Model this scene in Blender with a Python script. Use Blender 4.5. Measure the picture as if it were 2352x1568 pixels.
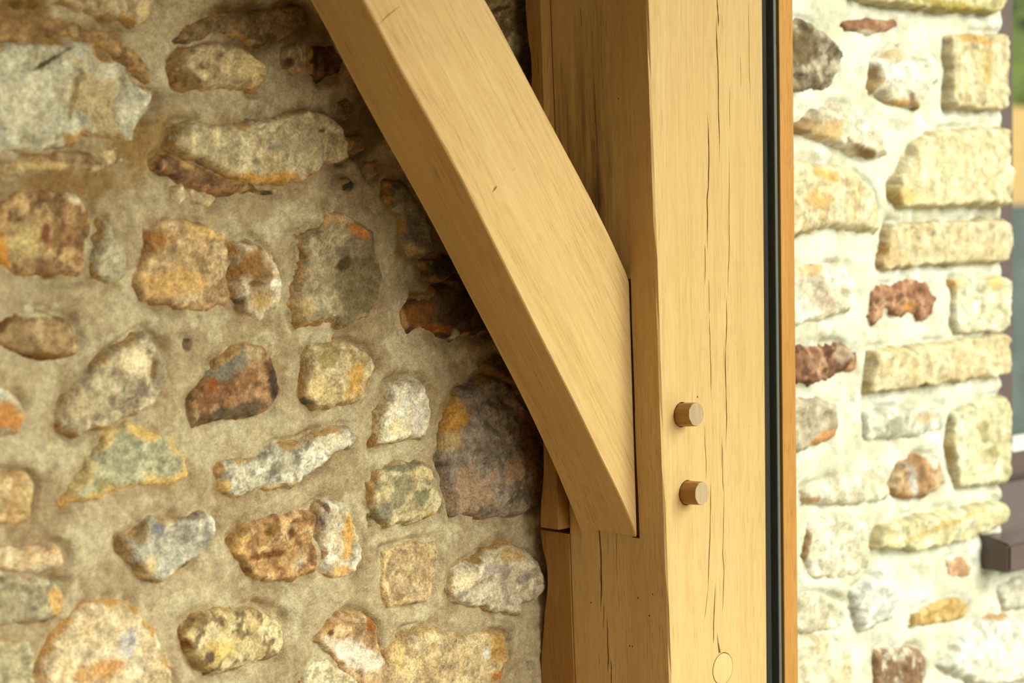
import bpy, bmesh, math
import numpy as np
from mathutils import Matrix, Vector

for o in list(bpy.data.objects):
    bpy.data.objects.remove(o)
SC = bpy.context.scene
COL = SC.collection
R = math.radians

# ------------------------------------------------------------------ camera
F = 4200.0                       # focal length in pixels of the 2352 x 1568 frame
TH, PITCH, ROLL, DIST = R(45.0), R(4.0), R(-1.1), 1.56
D_ = np.array([math.cos(TH) * math.cos(PITCH), math.sin(TH) * math.cos(PITCH), -math.sin(PITCH)])
r0 = np.array([math.sin(TH), -math.cos(TH), 0.0])
u0 = np.cross(r0, D_)
RX = math.cos(ROLL) * r0 + math.sin(ROLL) * u0
UY = -math.sin(ROLL) * r0 + math.cos(ROLL) * u0


def ray(px, py):
    return D_ + (px - 1176.0) / F * RX - (py - 784.0) / F * UY


CAM = -ray(1520, 940) * DIST     # the post's front arris stands at x = 0, y = 0
CAM[2] = 1.5

cd = bpy.data.cameras.new('camera')
cam = bpy.data.objects.new('camera', cd)
COL.objects.link(cam)
cd.sensor_width = 36.0
cd.lens = F / 2352.0 * 36.0
cd.clip_start = 0.02
cd.dof.use_dof = True
cd.dof.focus_distance = 1.58
cd.dof.aperture_fstop = 4.8
m = Matrix.Identity(4)
for i in range(3):
    m[i][0], m[i][1], m[i][2], m[i][3] = RX[i], UY[i], -D_[i], CAM[i]
cam.matrix_world = m
SC.camera = cam

# ------------------------------------------------------------------ light
SC.view_settings.view_transform = 'Standard'
SC.view_settings.look = 'None'
SC.view_settings.gamma = 1.0
SC.view_settings.use_curve_mapping = False
SC.view_settings.exposure = 0.37
SC.cycles.use_denoising = True
SC.cycles.max_bounces = 10
SC.cycles.diffuse_bounces = 5
SC.cycles.transparent_max_bounces = 16

world = bpy.data.worlds.new('overcast_sky')
SC.world = world
world.use_nodes = True
bg = world.node_tree.nodes['Background']
bg.inputs[0].default_value = (1.0, 0.94, 0.80, 1)
bg.inputs[1].default_value = 1.15

sd_ = bpy.data.lights.new('sun', 'SUN')
sun = bpy.data.objects.new('sun', sd_)
COL.objects.link(sun)
sun.location = (4, -4, 5)
sun.rotation_euler = Vector((-0.13, 0.79, -0.46)).to_track_quat('-Z', 'Y').to_euler()
sd_.energy = 5.6
sd_.angle = R(46)
sd_.color = (1.0, 0.965, 0.89)


# ------------------------------------------------------------------ helpers
def hit(px, py, axis, val):
    v = ray(px, py)
    return CAM + (val - CAM[axis]) / v[axis] * v


class Plane:
    """vertical plane through p0; a runs along adir, h leaves it along n"""
    def __init__(s, p0, adir, n):
        s.p0, s.a, s.n = np.array(p0, float), np.array(adir, float), np.array(n, float)

    def az(s, px, py, h=0.0):
        v = ray(px, py)
        q = s.p0 + h * s.n
        t = np.dot(q - CAM, s.n) / np.dot(v, s.n)
        w = CAM + t * v
        return np.array([np.dot(w - s.p0, s.a), w[2]])

    def to3(s, a, z, h):
        a, z, h = np.broadcast_arrays(np.asarray(a, float), np.asarray(z, float), np.asarray(h, float))
        out = s.p0 + a[..., None] * s.a + h[..., None] * s.n
        out[..., 2] = z
        return out


def lin(c):
    c = np.asarray(c, float) / 255.0
    return np.where(c <= 0.04045, c / 12.92, ((c + 0.055) / 1.055) ** 2.4)


def tag(o, label=None, cat=None, group=None, kind=None):
    if label: o['label'] = label
    if cat: o['category'] = cat
    if group: o['group'] = group
    if kind: o['kind'] = kind
    return o


def link(name, me, mat, parent=None):
    o = bpy.data.objects.new(name, me)
    COL.objects.link(o)
    if mat is not None:
        me.materials.clear(); me.materials.append(mat)
    if parent is not None:
        o.parent = parent
        o.matrix_parent_inverse = parent.matrix_world.inverted()
    return o


def empty(name, loc):
    o = bpy.data.objects.new(name, None)
    COL.objects.link(o)
    o.empty_display_size = 0.05
    o.location = loc
    o.matrix_world = Matrix.Translation(loc)
    return o


def mesh_of(name, verts, faces, smooth=False):
    me = bpy.data.meshes.new(name)
    me.from_pydata([tuple(v) for v in verts], [], [tuple(int(i) for i in f) for f in faces])
    me.update()
    if smooth:
        me.polygons.foreach_set('use_smooth', np.ones(len(me.polygons), bool))
    return me


def box_bm(bm, x0, x1, y0, y1, z0, z1, bev=0.0):
    r = bmesh.ops.create_cube(bm, size=1.0)
    vs = r['verts']
    for v in vs:
        v.co = Vector((x0 + (v.co.x + .5) * (x1 - x0), y0 + (v.co.y + .5) * (y1 - y0), z0 + (v.co.z + .5) * (z1 - z0)))
    if bev:
        es = list({e for v in vs for e in v.link_edges})
        bmesh.ops.bevel(bm, geom=es, offset=bev, segments=2, affect='EDGES', profile=0.6)


def bm_obj(name, bm, mat, parent=None, gc=True):
    bmesh.ops.recalc_face_normals(bm, faces=bm.faces)
    me = bpy.data.meshes.new(name)
    bm.to_mesh(me); bm.free()
    if gc: grain(me)
    return link(name, me, mat, parent)


def grain(me, co=None):
    """grain coordinates: across, across, along (default: the timber's own x, y, z)"""
    n = len(me.vertices)
    if co is None:
        a = np.empty(n * 3, np.float32); me.vertices.foreach_get('co', a)
    else:
        a = np.asarray(co, np.float32).reshape(-1)
    at = me.attributes.get('grain') or me.attributes.new('grain', 'FLOAT_VECTOR', 'POINT')
    at.data.foreach_set('vector', a)


# --- numpy noise
_rs = np.random.RandomState(7)
_perm = _rs.permutation(256); _perm = np.concatenate([_perm, _perm, _perm])
_grad = _rs.normal(size=(256, 2)); _grad /= np.linalg.norm(_grad, axis=1)[:, None]


def perlin(x, y, seed=0):
    x = np.asarray(x, float) + seed * 17.31; y = np.asarray(y, float) - seed * 9.77
    xi = np.floor(x).astype(int); yi = np.floor(y).astype(int)
    xf, yf = x - xi, y - yi
    u = xf * xf * xf * (xf * (xf * 6 - 15) + 10); v = yf * yf * yf * (yf * (yf * 6 - 15) + 10)

    def g(ix, iy, fx, fy):
        h = _perm[_perm[ix & 255] + (iy & 255)]
        gr = _grad[h]
        return gr[..., 0] * fx + gr[..., 1] * fy
    a = g(xi, yi, xf, yf); b = g(xi + 1, yi, xf - 1, yf)
    c = g(xi, yi + 1, xf, yf - 1); d = g(xi + 1, yi + 1, xf - 1, yf - 1)
    return (a + u * (b - a)) + v * ((c + u * (d - c)) - (a + u * (b - a)))


def fbm(x, y, seed=0, oct=4, gain=0.5):
    s, amp, f = 0.0, 1.0, 1.0
    for k in range(oct):
        s = s + amp * perlin(x * f, y * f, seed + k * 3)
        amp *= gain; f *= 2.03
    return s * 1.4


def sstep(e0, e1, x):
    t = np.clip((x - e0) / (e1 - e0), 0, 1)
    return t * t * (3 - 2 * t)


def poly_sd(px, py, poly):
    """signed distance, positive inside"""
    n = len(poly)
    d = np.full(px.shape, 1e9); ins = np.zeros(px.shape, bool)
    for i in range(n):
        ax, ay = poly[i]; bx, by = poly[(i + 1) % n]
        ex, ey = bx - ax, by - ay
        wx, wy = px - ax, py - ay
        t = np.clip((wx * ex + wy * ey) / (ex * ex + ey * ey + 1e-12), 0, 1)
        d = np.minimum(d, (wx - t * ex) ** 2 + (wy - t * ey) ** 2)
        c = ((ay <= py) & (by > py)) | ((by <= py) & (ay > py))
        with np.errstate(divide='ignore', invalid='ignore'):
            xs = ax + (py - ay) / (by - ay if by != ay else 1e-12) * ex
        ins ^= c & (px < xs)
    d = np.sqrt(d)
    return np.where(ins, d, -d)


# ------------------------------------------------------------------ materials
def new_mat(name):
    ma = bpy.data.materials.new(name)
    ma.use_nodes = True
    nt = ma.node_tree
    return ma, nt, nt.nodes['Principled BSDF']


def node(nt, t, **kw):
    n = nt.nodes.new(t)
    for k, v in kw.items():
        setattr(n, k, v)
    return n


def noise(nt, vec, scale, detail=4, rough=0.55, vscale=None):
    if vscale is not None:
        mp = node(nt, 'ShaderNodeMapping'); mp.inputs['Scale'].default_value = vscale
        nt.links.new(vec, mp.inputs[0]); vec = mp.outputs[0]
    n = node(nt, 'ShaderNodeTexNoise')
    n.inputs['Scale'].default_value = scale; n.inputs['Detail'].default_value = detail
    n.inputs['Roughness'].default_value = rough
    nt.links.new(vec, n.inputs['Vector'])
    return n.outputs['Fac']


def ramp(nt, fac, stops):
    r = node(nt, 'ShaderNodeValToRGB')
    el = r.color_ramp.elements
    while len(el) < len(stops): el.new(0.5)
    for e, (p, c) in zip(el, stops):
        e.position = p
        e.color = (*c, 1) if hasattr(c, '__len__') else (c, c, c, 1)
    nt.links.new(fac, r.inputs[0])
    return r.outputs[0]


def mixc(nt, fac, a, b, mode='MIX'):
    n = node(nt, 'ShaderNodeMix', data_type='RGBA', blend_type=mode)
    for sock, v in ((n.inputs[0], fac), (n.inputs[6], a), (n.inputs[7], b)):
        if hasattr(v, 'links'): nt.links.new(v, sock)
        elif hasattr(v, '__len__'): sock.default_value = (*v, 1)
        else: sock.default_value = v
    return n.outputs[2]


def math_n(nt, op, a, b=0.0):
    n = node(nt, 'ShaderNodeMath', operation=op)
    for s, v in ((n.inputs[0], a), (n.inputs[1], b)):
        if hasattr(v, 'links'): nt.links.new(v, s)
        else: s.default_value = v
    return n.outputs[0]


def bump(nt, bs, h, strength, dist=0.001):
    b = node(nt, 'ShaderNodeBump')
    b.inputs['Strength'].default_value = strength; b.inputs['Distance'].default_value = dist
    nt.links.new(h, b.inputs['Height']); nt.links.new(b.outputs[0], bs.inputs['Normal'])


def stone_mat(name, fine=0.22, bumpd=0.0012, scale=420):
    ma, nt, bs = new_mat(name)
    at = node(nt, 'ShaderNodeAttribute', attribute_name='col')
    tc = node(nt, 'ShaderNodeTexCoord')
    n1 = noise(nt, tc.outputs['Object'], scale, 5, 0.65)
    n2 = noise(nt, tc.outputs['Object'], scale * 0.28, 5, 0.6)
    f1 = ramp(nt, n1, [(0.25, 1 - fine * 1.6), (0.75, 1 + fine)])
    f2 = ramp(nt, n2, [(0.3, 1 - fine), (0.7, 1 + fine * 0.7)])
    c = mixc(nt, 1.0, at.outputs['Color'], f1, 'MULTIPLY')
    c = mixc(nt, 1.0, c, f2, 'MULTIPLY')
    n3 = noise(nt, tc.outputs['Object'], scale * 1.5, 3, 0.5)
    c = mixc(nt, math_n(nt, 'MULTIPLY', ramp(nt, n3, [(0.62, 0.0), (0.70, 1.0)]), fine), c, (0.10, 0.065, 0.03))
    nt.links.new(c, bs.inputs['Base Color'])
    bs.inputs['Roughness'].default_value = 0.9
    bs.inputs['Specular IOR Level'].default_value = 0.2
    hsum = math_n(nt, 'ADD', n1, math_n(nt, 'MULTIPLY', n2, 2.0))
    bump(nt, bs, hsum, 0.7, bumpd)
    return ma


def wood_mat(name, light, mid, dark, pore=0.5, rings=0.5, saw=0.3, scale=1.0, rough=0.6, stain=None):
    ma, nt, bs = new_mat(name)
    at = node(nt, 'ShaderNodeAttribute', attribute_name='grain')
    v = at.outputs['Vector']
    warp = noise(nt, v, 1.0, 3, 0.5, (14 * scale, 14 * scale, 3.5))
    # growth rings: distance across the timber, bent by the warp
    sx = node(nt, 'ShaderNodeSeparateXYZ'); nt.links.new(v, sx.inputs[0])
    r_ = math_n(nt, 'ADD', math_n(nt, 'MULTIPLY', sx.outputs[0], 95 * scale), math_n(nt, 'MULTIPLY', sx.outputs[1], 70 * scale))
    r_ = math_n(nt, 'ADD', r_, math_n(nt, 'MULTIPLY', warp, 13.0))
    ring = math_n(nt, 'FRACT', r_)
    ringc = ramp(nt, ring, [(0.0, 0.0), (0.55, 0.35), (0.85, 1.0), (1.0, 0.0)])
    broad = noise(nt, v, 1.0, 4, 0.6, (38 * scale, 38 * scale, 4.0))
    fibre = noise(nt, v, 1.0, 4, 0.7, (420, 420, 9))
    poren = noise(nt, v, 1.0, 2, 0.5, (1400, 1400, 34))
    sawn = noise(nt, v, 1.0, 3, 0.6, (3, 3, 260))
    c = mixc(nt, ramp(nt, broad, [(0.3, 0.0), (0.7, 1.0)]), light, mid)
    c = mixc(nt, math_n(nt, 'MULTIPLY', ringc, 0.22 * rings), c, dark)
    c = mixc(nt, math_n(nt, 'MULTIPLY', ramp(nt, fibre, [(0.40, 0.0), (0.75, 1.0)]), 0.28), c, dark)
    pm = noise(nt, v, 1.0, 2, 0.5, (30, 30, 3))
    p_ = math_n(nt, 'MULTIPLY', ramp(nt, poren, [(0.57, 0.0), (0.66, 1.0)]), ramp(nt, pm, [(0.35, 0.15), (0.65, 1.0)]))
    c = mixc(nt, math_n(nt, 'MULTIPLY', p_, pore), c, tuple(0.7 * x for x in dark))
    c = mixc(nt, math_n(nt, 'MULTIPLY', ramp(nt, sawn, [(0.52, 0.0), (0.72, 1.0)]), 0.35 * saw), c, dark)
    if stain:                    # tannin streaks running down part of one face
        (ya, yb), zst = stain
        my = ramp(nt, math_n(nt, 'DIVIDE', math_n(nt, 'SUBTRACT', sx.outputs[1], ya), yb - ya), [(0.0, 0.0), (0.3, 1.0), (0.8, 0.7), (1.0, 0.0)])
        z0, z1 = zst[0][0], zst[-1][0]
        mz = ramp(nt, math_n(nt, 'DIVIDE', math_n(nt, 'SUBTRACT', sx.outputs[2], z0), z1 - z0), [((z - z0) / (z1 - z0), v_) for z, v_ in zst])
        mx_ = math_n(nt, 'LESS_THAN', sx.outputs[0], 0.012)
        st = ramp(nt, noise(nt, v, 1.0, 5, 0.65, (120, 120, 7)), [(0.36, 0.0), (0.62, 1.0)])
        f_ = math_n(nt, 'MULTIPLY', math_n(nt, 'MULTIPLY', my, mz), math_n(nt, 'MULTIPLY', mx_, st))
        c = mixc(nt, f_, c, (0.085, 0.040, 0.010))
    nt.links.new(c, bs.inputs['Base Color'])
    bs.inputs['Roughness'].default_value = rough
    bs.inputs['Specular IOR Level'].default_value = 0.25
    h = math_n(nt, 'ADD', math_n(nt, 'MULTIPLY', fibre, 0.6), math_n(nt, 'MULTIPLY', sawn, saw))
    h = math_n(nt, 'SUBTRACT', h, math_n(nt, 'MULTIPLY', p_, 0.8))
    bump(nt, bs, h, 0.35, 0.0006)
    return ma


def plain_mat(name, c, rough=0.7, var=0.15, scale=60, bumpd=0.0006, spec=0.3):
    ma, nt, bs = new_mat(name)
    tc = node(nt, 'ShaderNodeTexCoord')
    n = noise(nt, tc.outputs['Object'], scale, 5, 0.6)
    col = mixc(nt, 1.0, c, ramp(nt, n, [(0.3, 1 - var), (0.7, 1 + var)]), 'MULTIPLY')
    nt.links.new(col, bs.inputs['Base Color'])
    bs.inputs['Roughness'].default_value = rough
    bs.inputs['Specular IOR Level'].default_value = spec
    bump(nt, bs, n, 0.5, bumpd)
    return ma


def glass_mat(name, tint=(0.96, 0.98, 0.96)):
    ma, nt, bs = new_mat(name)
    nt.nodes.remove(bs)
    out = nt.nodes['Material Output']
    tr = node(nt, 'ShaderNodeBsdfTransparent'); tr.inputs[0].default_value = (*tint, 1)
    gl = node(nt, 'ShaderNodeBsdfGlossy'); gl.inputs['Roughness'].default_value = 0.02
    lw = node(nt, 'ShaderNodeLayerWeight'); lw.inputs[0].default_value = 0.5
    sch = math_n(nt, 'ADD', math_n(nt, 'MULTIPLY', math_n(nt, 'POWER', lw.outputs['Facing'], 5.0), 0.45), 0.008)
    mx = node(nt, 'ShaderNodeMixShader')
    nt.links.new(sch, mx.inputs[0]); nt.links.new(tr.outputs[0], mx.inputs[1]); nt.links.new(gl.outputs[0], mx.inputs[2])
    nt.links.new(mx.outputs[0], out.inputs[0])
    return ma


OAK = wood_mat('oak', (0.63, 0.45, 0.197), (0.56, 0.378, 0.145), (0.30, 0.165, 0.042), pore=0.5, saw=0.16)
OAK_BROWN = wood_mat('brown_oak', (0.43, 0.245, 0.07), (0.34, 0.18, 0.042), (0.15, 0.068, 0.014), pore=0.8, rings=0.7, saw=0.1)
OAK_ORANGE = wood_mat('orange_oak', (0.42, 0.20, 0.045), (0.35, 0.15, 0.026), (0.18, 0.062, 0.008), pore=0.7, rings=0.5, saw=0.1)
OAK_END = wood_mat('oak_end_grain', (0.44, 0.34, 0.21), (0.38, 0.285, 0.17), (0.24, 0.16, 0.08), pore=0.2, rings=1.0, saw=0.0)
STONE = stone_mat('rubble_stone', 0.34, 0.0016, 480)
STONE_OUT = stone_mat('pale_limestone', 0.20, 0.0012, 330)
MORTAR = stone_mat('lime_mortar', 0.26, 0.0010, 620)
MORTAR_OUT = stone_mat('outdoor_lime_mortar', 0.12, 0.0007, 500)

# ------------------------------------------------------------------ the oak post
YB, XR = 0.118, None


def corner_x(z):                 # the hewn front arris leans a little
    za, zb = hit(1487, 0, 1, 0)[2], hit(1540, 1568, 1, 0)[2]
    xa, xb = hit(1487, 0, 1, 0)[0], hit(1540, 1568, 1, 0)[0]
    t = np.clip((z - za) / (zb - za), -0.25, 1.25)
    return xa + t * (xb - xa)


def right_x(z):
    A, B = hit(1752, 0, 1, 0), hit(1763, 1568, 1, 0)
    t = np.clip((z - A[2]) / (B[2] - A[2]), -0.25, 1.25)
    return A[0] + t * (B[0] - A[0])


def hit_left(px, py):            # onto the post's left face
    p = hit(px, py, 0, 0.0)
    for _ in range(4):
        p = hit(px, py, 0, float(corner_x(p[2])))
    return p


XR = float(right_x(1.4))


def back_y(z):                   # depth of the post's left face, a little less at the top
    A, B = hit_left(1265, 0), hit_left(1316, 1390)
    t = np.clip((z - A[2]) / (B[2] - A[2]), -0.2, 1.2)
    return A[1] + t * (B[1] - A[1])


print('back', back_y(1.75), back_y(1.1))
zs = np.concatenate([[0.0, 0.8], np.linspace(0.95, 1.85, 31), [2.0, 2.16]])
prof = []
for z in zs:
    cx, rx = float(corner_x(z)), float(right_x(z))
    w = 0.0007 * math.sin(z * 23) + 0.0005 * math.sin(z * 61 + 1)
    prof.append([(cx + 0.0015, 0.0), (cx + w, 0.0017 + w), (cx, float(back_y(z))), (rx, float(back_y(z))), (rx, 0.0015), (rx - 0.0015, 0.0)])
V, Fc = [], []
n = 6
for k, z in enumerate(zs):
    V += [(x, y, z) for x, y in prof[k]]
for k in range(len(zs) - 1):
    for j in range(n):
        Fc.append((k * n + j, k * n + (j + 1) % n, (k + 1) * n + (j + 1) % n, (k + 1) * n + j))
Fc.append(tuple(range(n))); Fc.append(tuple((len(zs) - 1) * n + j for j in reversed(range(n))))
post_bm = bmesh.new()
for v in V: post_bm.verts.new(v)
post_bm.verts.ensure_lookup_table()
for f in Fc: post_bm.faces.new([post_bm.verts[i] for i in f])
bmesh.ops.recalc_face_normals(post_bm, faces=post_bm.faces)


def crack_cutter(bm, pts3, widths, out, side, depth):
    """a thin wedge along pts3: opens outwards, closes at depth"""
    pts3 = [np.array(p, float) for p in pts3]
    rows = []
    for p, w in zip(pts3, widths):
        w = max(w, 0.00012)
        rows.append([bm.verts.new(p + out * 0.002 - side * w * .5), bm.verts.new(p + out * 0.002 + side * w * .5),
                     bm.verts.new(p - out * depth + side * w * .18), bm.verts.new(p - out * depth - side * w * .18)])
    for a, b in zip(rows[:-1], rows[1:]):
        for j in range(4):
            bm.faces.new((a[j], a[(j + 1) % 4], b[(j + 1) % 4], b[j]))
    bm.faces.new(rows[0][::-1]); bm.faces.new(rows[-1])


def refine(pts, wid, n=3):
    """subdivide a traced crack, wobble it, taper its ends"""
    P, t = np.array(pts, float), np.arange(len(pts))
    tt = np.linspace(0, len(pts) - 1, (len(pts) - 1) * n + 1)
    X = np.interp(tt, t, P[:, 0]); Y = np.interp(tt, t, P[:, 1])
    X = X + 0.6 * perlin(tt * 1.7, tt * 0 + pts[0][0] * .37, 3)
    s = tt / tt[-1]
    w = wid * np.minimum(1, np.minimum(s, 1 - s) * 5 + 0.05) * (0.85 + 0.5 * perlin(tt * 1.3, tt * 0 + pts[0][1] * .11, 5))
    return list(zip(X, Y)), w


MM = 0.00057                    # metres a crack pixel covers on the foreshortened face
front_cracks = [
    ([(1646, -12), (1648, 20), (1650, 40), (1650, 62)], 3.6), ([(1644, 35), (1646, 80), (1647, 120), (1649, 150), (1650, 200), (1650, 260), (1652, 300), (1653, 370)], 3.4),
    ([(1624, 255), (1627, 300), (1628, 340), (1628, 380), (1627, 430), (1624, 460), (1625, 500), (1625, 540), (1626, 580)], 3.4),
    ([(1619, 560), (1620, 600), (1619, 655)], 2.4), ([(1628, 640), (1629, 690), (1629, 722)], 2.2),
    ([(1629, 725), (1630, 760), (1631, 800), (1633, 860), (1633, 920)], 2.2),
    ([(1674, 330), (1675, 420), (1674, 500), (1675, 560), (1674, 600), (1672, 640), (1672, 690)], 2.2),
    ([(1669, 680), (1669, 740), (1668, 775), (1667, 800)], 2.6), ([(1667, 775), (1666, 840), (1667, 880), (1668, 920), (1669, 960), (1667, 1040)], 2.9),
    ([(1658, 1000), (1659, 1060), (1660, 1105), (1662, 1130)], 2.2), ([(1663, 1110), (1662, 1200), (1660, 1270), (1663, 1310), (1661, 1370), (1659, 1412)], 2.2),
    ([(1618, 970), (1620, 1030), (1622, 1060), (1622, 1105)], 1.9), ([(1632, 1110), (1632, 1165), (1631, 1220), (1628, 1290), (1626, 1360)], 2.6),
    ([(1626, 1355), (1622, 1390), (1619, 1420)], 1.6), ([(1643, 1340), (1641, 1390), (1639, 1430), (1639, 1460), (1638, 1480)], 3.2),
    ([(1719, 0), (1720, 70), (1721, 160), (1724, 230)], 1.3), ([(1701, 130), (1701, 165), (1702, 200)], 1.2), ([(1676, 200), (1676, 250), (1677, 300)], 1.4)]
cut = bmesh.new()
for pts, w in front_cracks:
    pp, ww = refine(pts, w)
    crack_cutter(cut, [hit(x, y, 1, 0.0) for x, y in pp], ww * MM, np.array([0, -1.0, 0]), np.array([1.0, 0, 0]), 0.010)
# the split that opens into the plug
pp = [(1647, 1455), (1649, 1472), (1651, 1486), (1653, 1499)]
crack_cutter(cut, [hit(x, y, 1, 0.0) for x, y in pp], np.array([0.4, 2.5, 4.5, 6.0]) * MM, np.array([0, -1.0, 0]), np.array([1.0, 0, 0]), 0.010)
side_cracks = [
    ([(1375, 1190), (1376, 1220), (1379, 1260), (1380, 1310), (1380, 1360), (1379, 1405)], 6.0), ([(1375, 1300), (1377, 1322), (1379, 1345)], 1.8),
    ([(1387, 1380), (1386, 1415), (1385, 1450)], 2.6), ([(1393, 1415), (1395, 1465), (1397, 1510), (1396, 1545)], 4.2),
    ([(1403, 1510), (1404, 1540), (1404, 1568), (1405, 1600)], 4.4), ([(1416, 1200), (1416, 1260), (1416, 1345)], 2.0), ([(1397, 1225), (1397, 1275)], 1.4),
    ([(1331, 15), (1334, 40), (1336, 66)], 2.2), ([(1365, 175), (1367, 260), (1370, 300), (1371, 345)], 2.2), ([(1287, 140), (1290, 165), (1291, 185)], 1.6),
    ([(1376, 1500), (1377, 1520), (1377, 1528)], 1.4)]
for pts, w in side_cracks:
    pp, ww = refine(pts, w)
    crack_cutter(cut, [hit_left(x, y) for x, y in pp], ww * 0.00052, np.array([-1.0, 0, 0]), np.array([0, 1.0, 0]), 0.012)
# the housing cut for the brace: a dark slot runs up in front of its shoulder
slot = [hit_left(1447, 640), hit_left(1456, 938), hit_left(1465, 1236)]
yy = float(hit_left(1465, 1232)[1])
crack_cutter(cut, [(p[0], yy + 0.0030, p[2]) for p in slot], [0.0108] * 3, np.array([-1.0, 0, 0]), np.array([0, 1.0, 0]), 0.012)
# borer holes
for (x, y), left in (((1357, 1384), 1), ((1464, 1373), 1), ((1498, 1365), 1), ((1490, 1414), 1), ((1446, 1483), 1), ((1452, 1484), 1), ((1602, 911), 0), ((1421, 227), 1)):
    p = hit_left(x, y) if left else hit(x, y, 1, 0.0)
    d = Vector((1, 0, 0)) if left else Vector((0, 1, 0))
    mt = Matrix.Translation(Vector(p)) @ d.to_track_quat('Z', 'Y').to_matrix().to_4x4()
    bmesh.ops.create_cone(cut, cap_ends=True, segments=8, radius1=0.0009, radius2=0.0009, depth=0.012, matrix=mt)
# bored holes for pegs
PEG_R = 0.0103
pegs = [((1566, 952), (1600, 951)), ((1578, 1131), (1613, 1133))]
for b, _ in pegs:
    p = hit(b[0], b[1], 1, 0.0)
    mt = Matrix.Translation(Vector(p)) @ Vector((0, 1, 0)).to_track_quat('Z', 'Y').to_matrix().to_4x4()
    bmesh.ops.create_cone(cut, cap_ends=True, segments=40, radius1=PEG_R + 0.0007, radius2=PEG_R + 0.0007, depth=0.06, matrix=mt)
PLUG_R = 0.0140
plug_p = hit(1660, 1535, 1, 0.0)
mt = Matrix.Translation(Vector(plug_p)) @ Vector((0, 1, 0)).to_track_quat('Z', 'Y').to_matrix().to_4x4()
bmesh.ops.create_cone(cut, cap_ends=True, segments=48, radius1=PLUG_R + 0.0006, radius2=PLUG_R + 0.0006, depth=0.03, matrix=mt)
bmesh.ops.recalc_face_normals(cut, faces=cut.faces)
post_me = bpy.data.meshes.new('oak_post'); post_bm.to_mesh(post_me); post_bm.free()
cut_me = bpy.data.meshes.new('cutter'); cut.to_mesh(cut_me); cut.free()
post = link('oak_post', post_me, OAK)
cutter = link('cutter', cut_me, None)
md = post.modifiers.new('b', 'BOOLEAN'); md.operation = 'DIFFERENCE'; md.object = cutter; md.solver = 'EXACT'; md.use_self = True
bpy.context.view_layer.update()
dg = bpy.context.evaluated_depsgraph_get()
new = bpy.data.meshes.new_from_object(post.evaluated_get(dg))
post.modifiers.clear()
post.data = new
zq = [float(hit_left(1390, y)[2]) for y in (620, 520, 330, 120, 0)]
OAK_POST = wood_mat('stained_oak', (0.63, 0.45, 0.197), (0.56, 0.378, 0.145), (0.30, 0.165, 0.042), pore=0.5, saw=0.16, stain=((0.035, 0.128), list(zip(zq, (0.0, 1.0, 0.8, 0.35, 0.15)))))
new.materials.clear(); new.materials.append(OAK_POST)
new.name = 'oak_post'
grain(new)
bpy.data.objects.remove(cutter)
tag(post, 'square oak post with pale sunlit front face, drying cracks and two projecting pegs', 'post')


def peg(p, tip, seed):
    """a riven peg: slightly faceted, a little tapered, chamfered end"""
    rs = np.random.RandomState(seed)
    L = 0.0185
    axis = np.array([0.0, -1, 0])
    tip3 = hit(tip[0], tip[1], 1, -L)
    lean = (tip3 - p); lean = lean / np.linalg.norm(lean)
    bm = bmesh.new(); rows = []
    nseg = 44
    fac = 1 + 0.02 * np.cos(np.arange(nseg) * 2 * np.pi / nseg * 9 + rs.rand() * 6) + rs.normal(size=nseg) * 0.006
    for s, rr in ((-0.022, 1.0), (0.0, 1.0), (L * 0.5, 0.99), (L * 0.95, 0.975), (L, 0.955)):
        c = p + lean * s
        rows.append([bm.verts.new((c[0] + PEG_R * rr * fac[i] * math.cos(2 * math.pi * i / nseg), c[1] + 0.0006 * math.cos(2 * math.pi * i / nseg + seed) * (s > .01), c[2] + PEG_R * rr * fac[i] * math.sin(2 * math.pi * i / nseg))) for i in range(nseg)])
    for a, b in zip(rows[:-1], rows[1:]):
        for i in range(nseg):
            bm.faces.new((a[i], a[(i + 1) % nseg], b[(i + 1) % nseg], b[i]))
    bm.faces.new(rows[0])
    end = [v.co.copy() for v in rows[-1]]
    o = bm_obj('peg', bm, OAK_PEG, post, False)
    co = np.empty(len(o.data.vertices) * 3, np.float32); o.data.vertices.foreach_get('co', co); co = co.reshape(-1, 3)
    grain(o.data, co[:, [0, 2, 1]])
    e = bmesh.new()
    c0 = e.verts.new(sum(end, Vector()) / nseg + Vector((0, -0.0002, 0)))
    vs = [e.verts.new(v) for v in end]
    vb = [e.verts.new(v + Vector((0, 0.0005, 0))) for v in end]
    for i in range(nseg):
        e.faces.new((c0, vs[i], vs[(i + 1) % nseg])); e.faces.new((vs[i], vb[i], vb[(i + 1) % nseg], vs[(i + 1) % nseg]))
    eo = bm_obj('end_grain', e, OAK_END, o)
    tag(eo, 'pale sawn end of peg')
    return o


OAK_PEG = wood_mat('peg_oak', (0.46, 0.26, 0.085), (0.38, 0.20, 0.06), (0.18, 0.08, 0.02), pore=0.4, rings=0.3, saw=0.0)
for k, (b, t) in enumerate(pegs):
    tag(peg(hit(b[0], b[1], 1, 0.0), t, 11 + k), ('upper round oak peg', 'lower round oak peg')[k])
bm = bmesh.new()
bmesh.ops.create_cone(bm, cap_ends=True, segments=48, radius1=PLUG_R, radius2=PLUG_R - 0.0002, depth=0.0142, matrix=Matrix.Translation(Vector(plug_p) + Vector((0, 0.0071 - 0.0003, 0))) @ Vector((0, -1, 0)).to_track_quat('Z', 'Y').to_matrix().to_4x4())
pl = bm_obj('wood_plug', bm, wood_mat('plug_oak', (0.70, 0.47, 0.22), (0.66, 0.43, 0.19), (0.42, 0.23, 0.08), pore=0.5, rings=0.3, saw=0.0), post)
tag(pl, 'flush round wooden plug')

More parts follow.
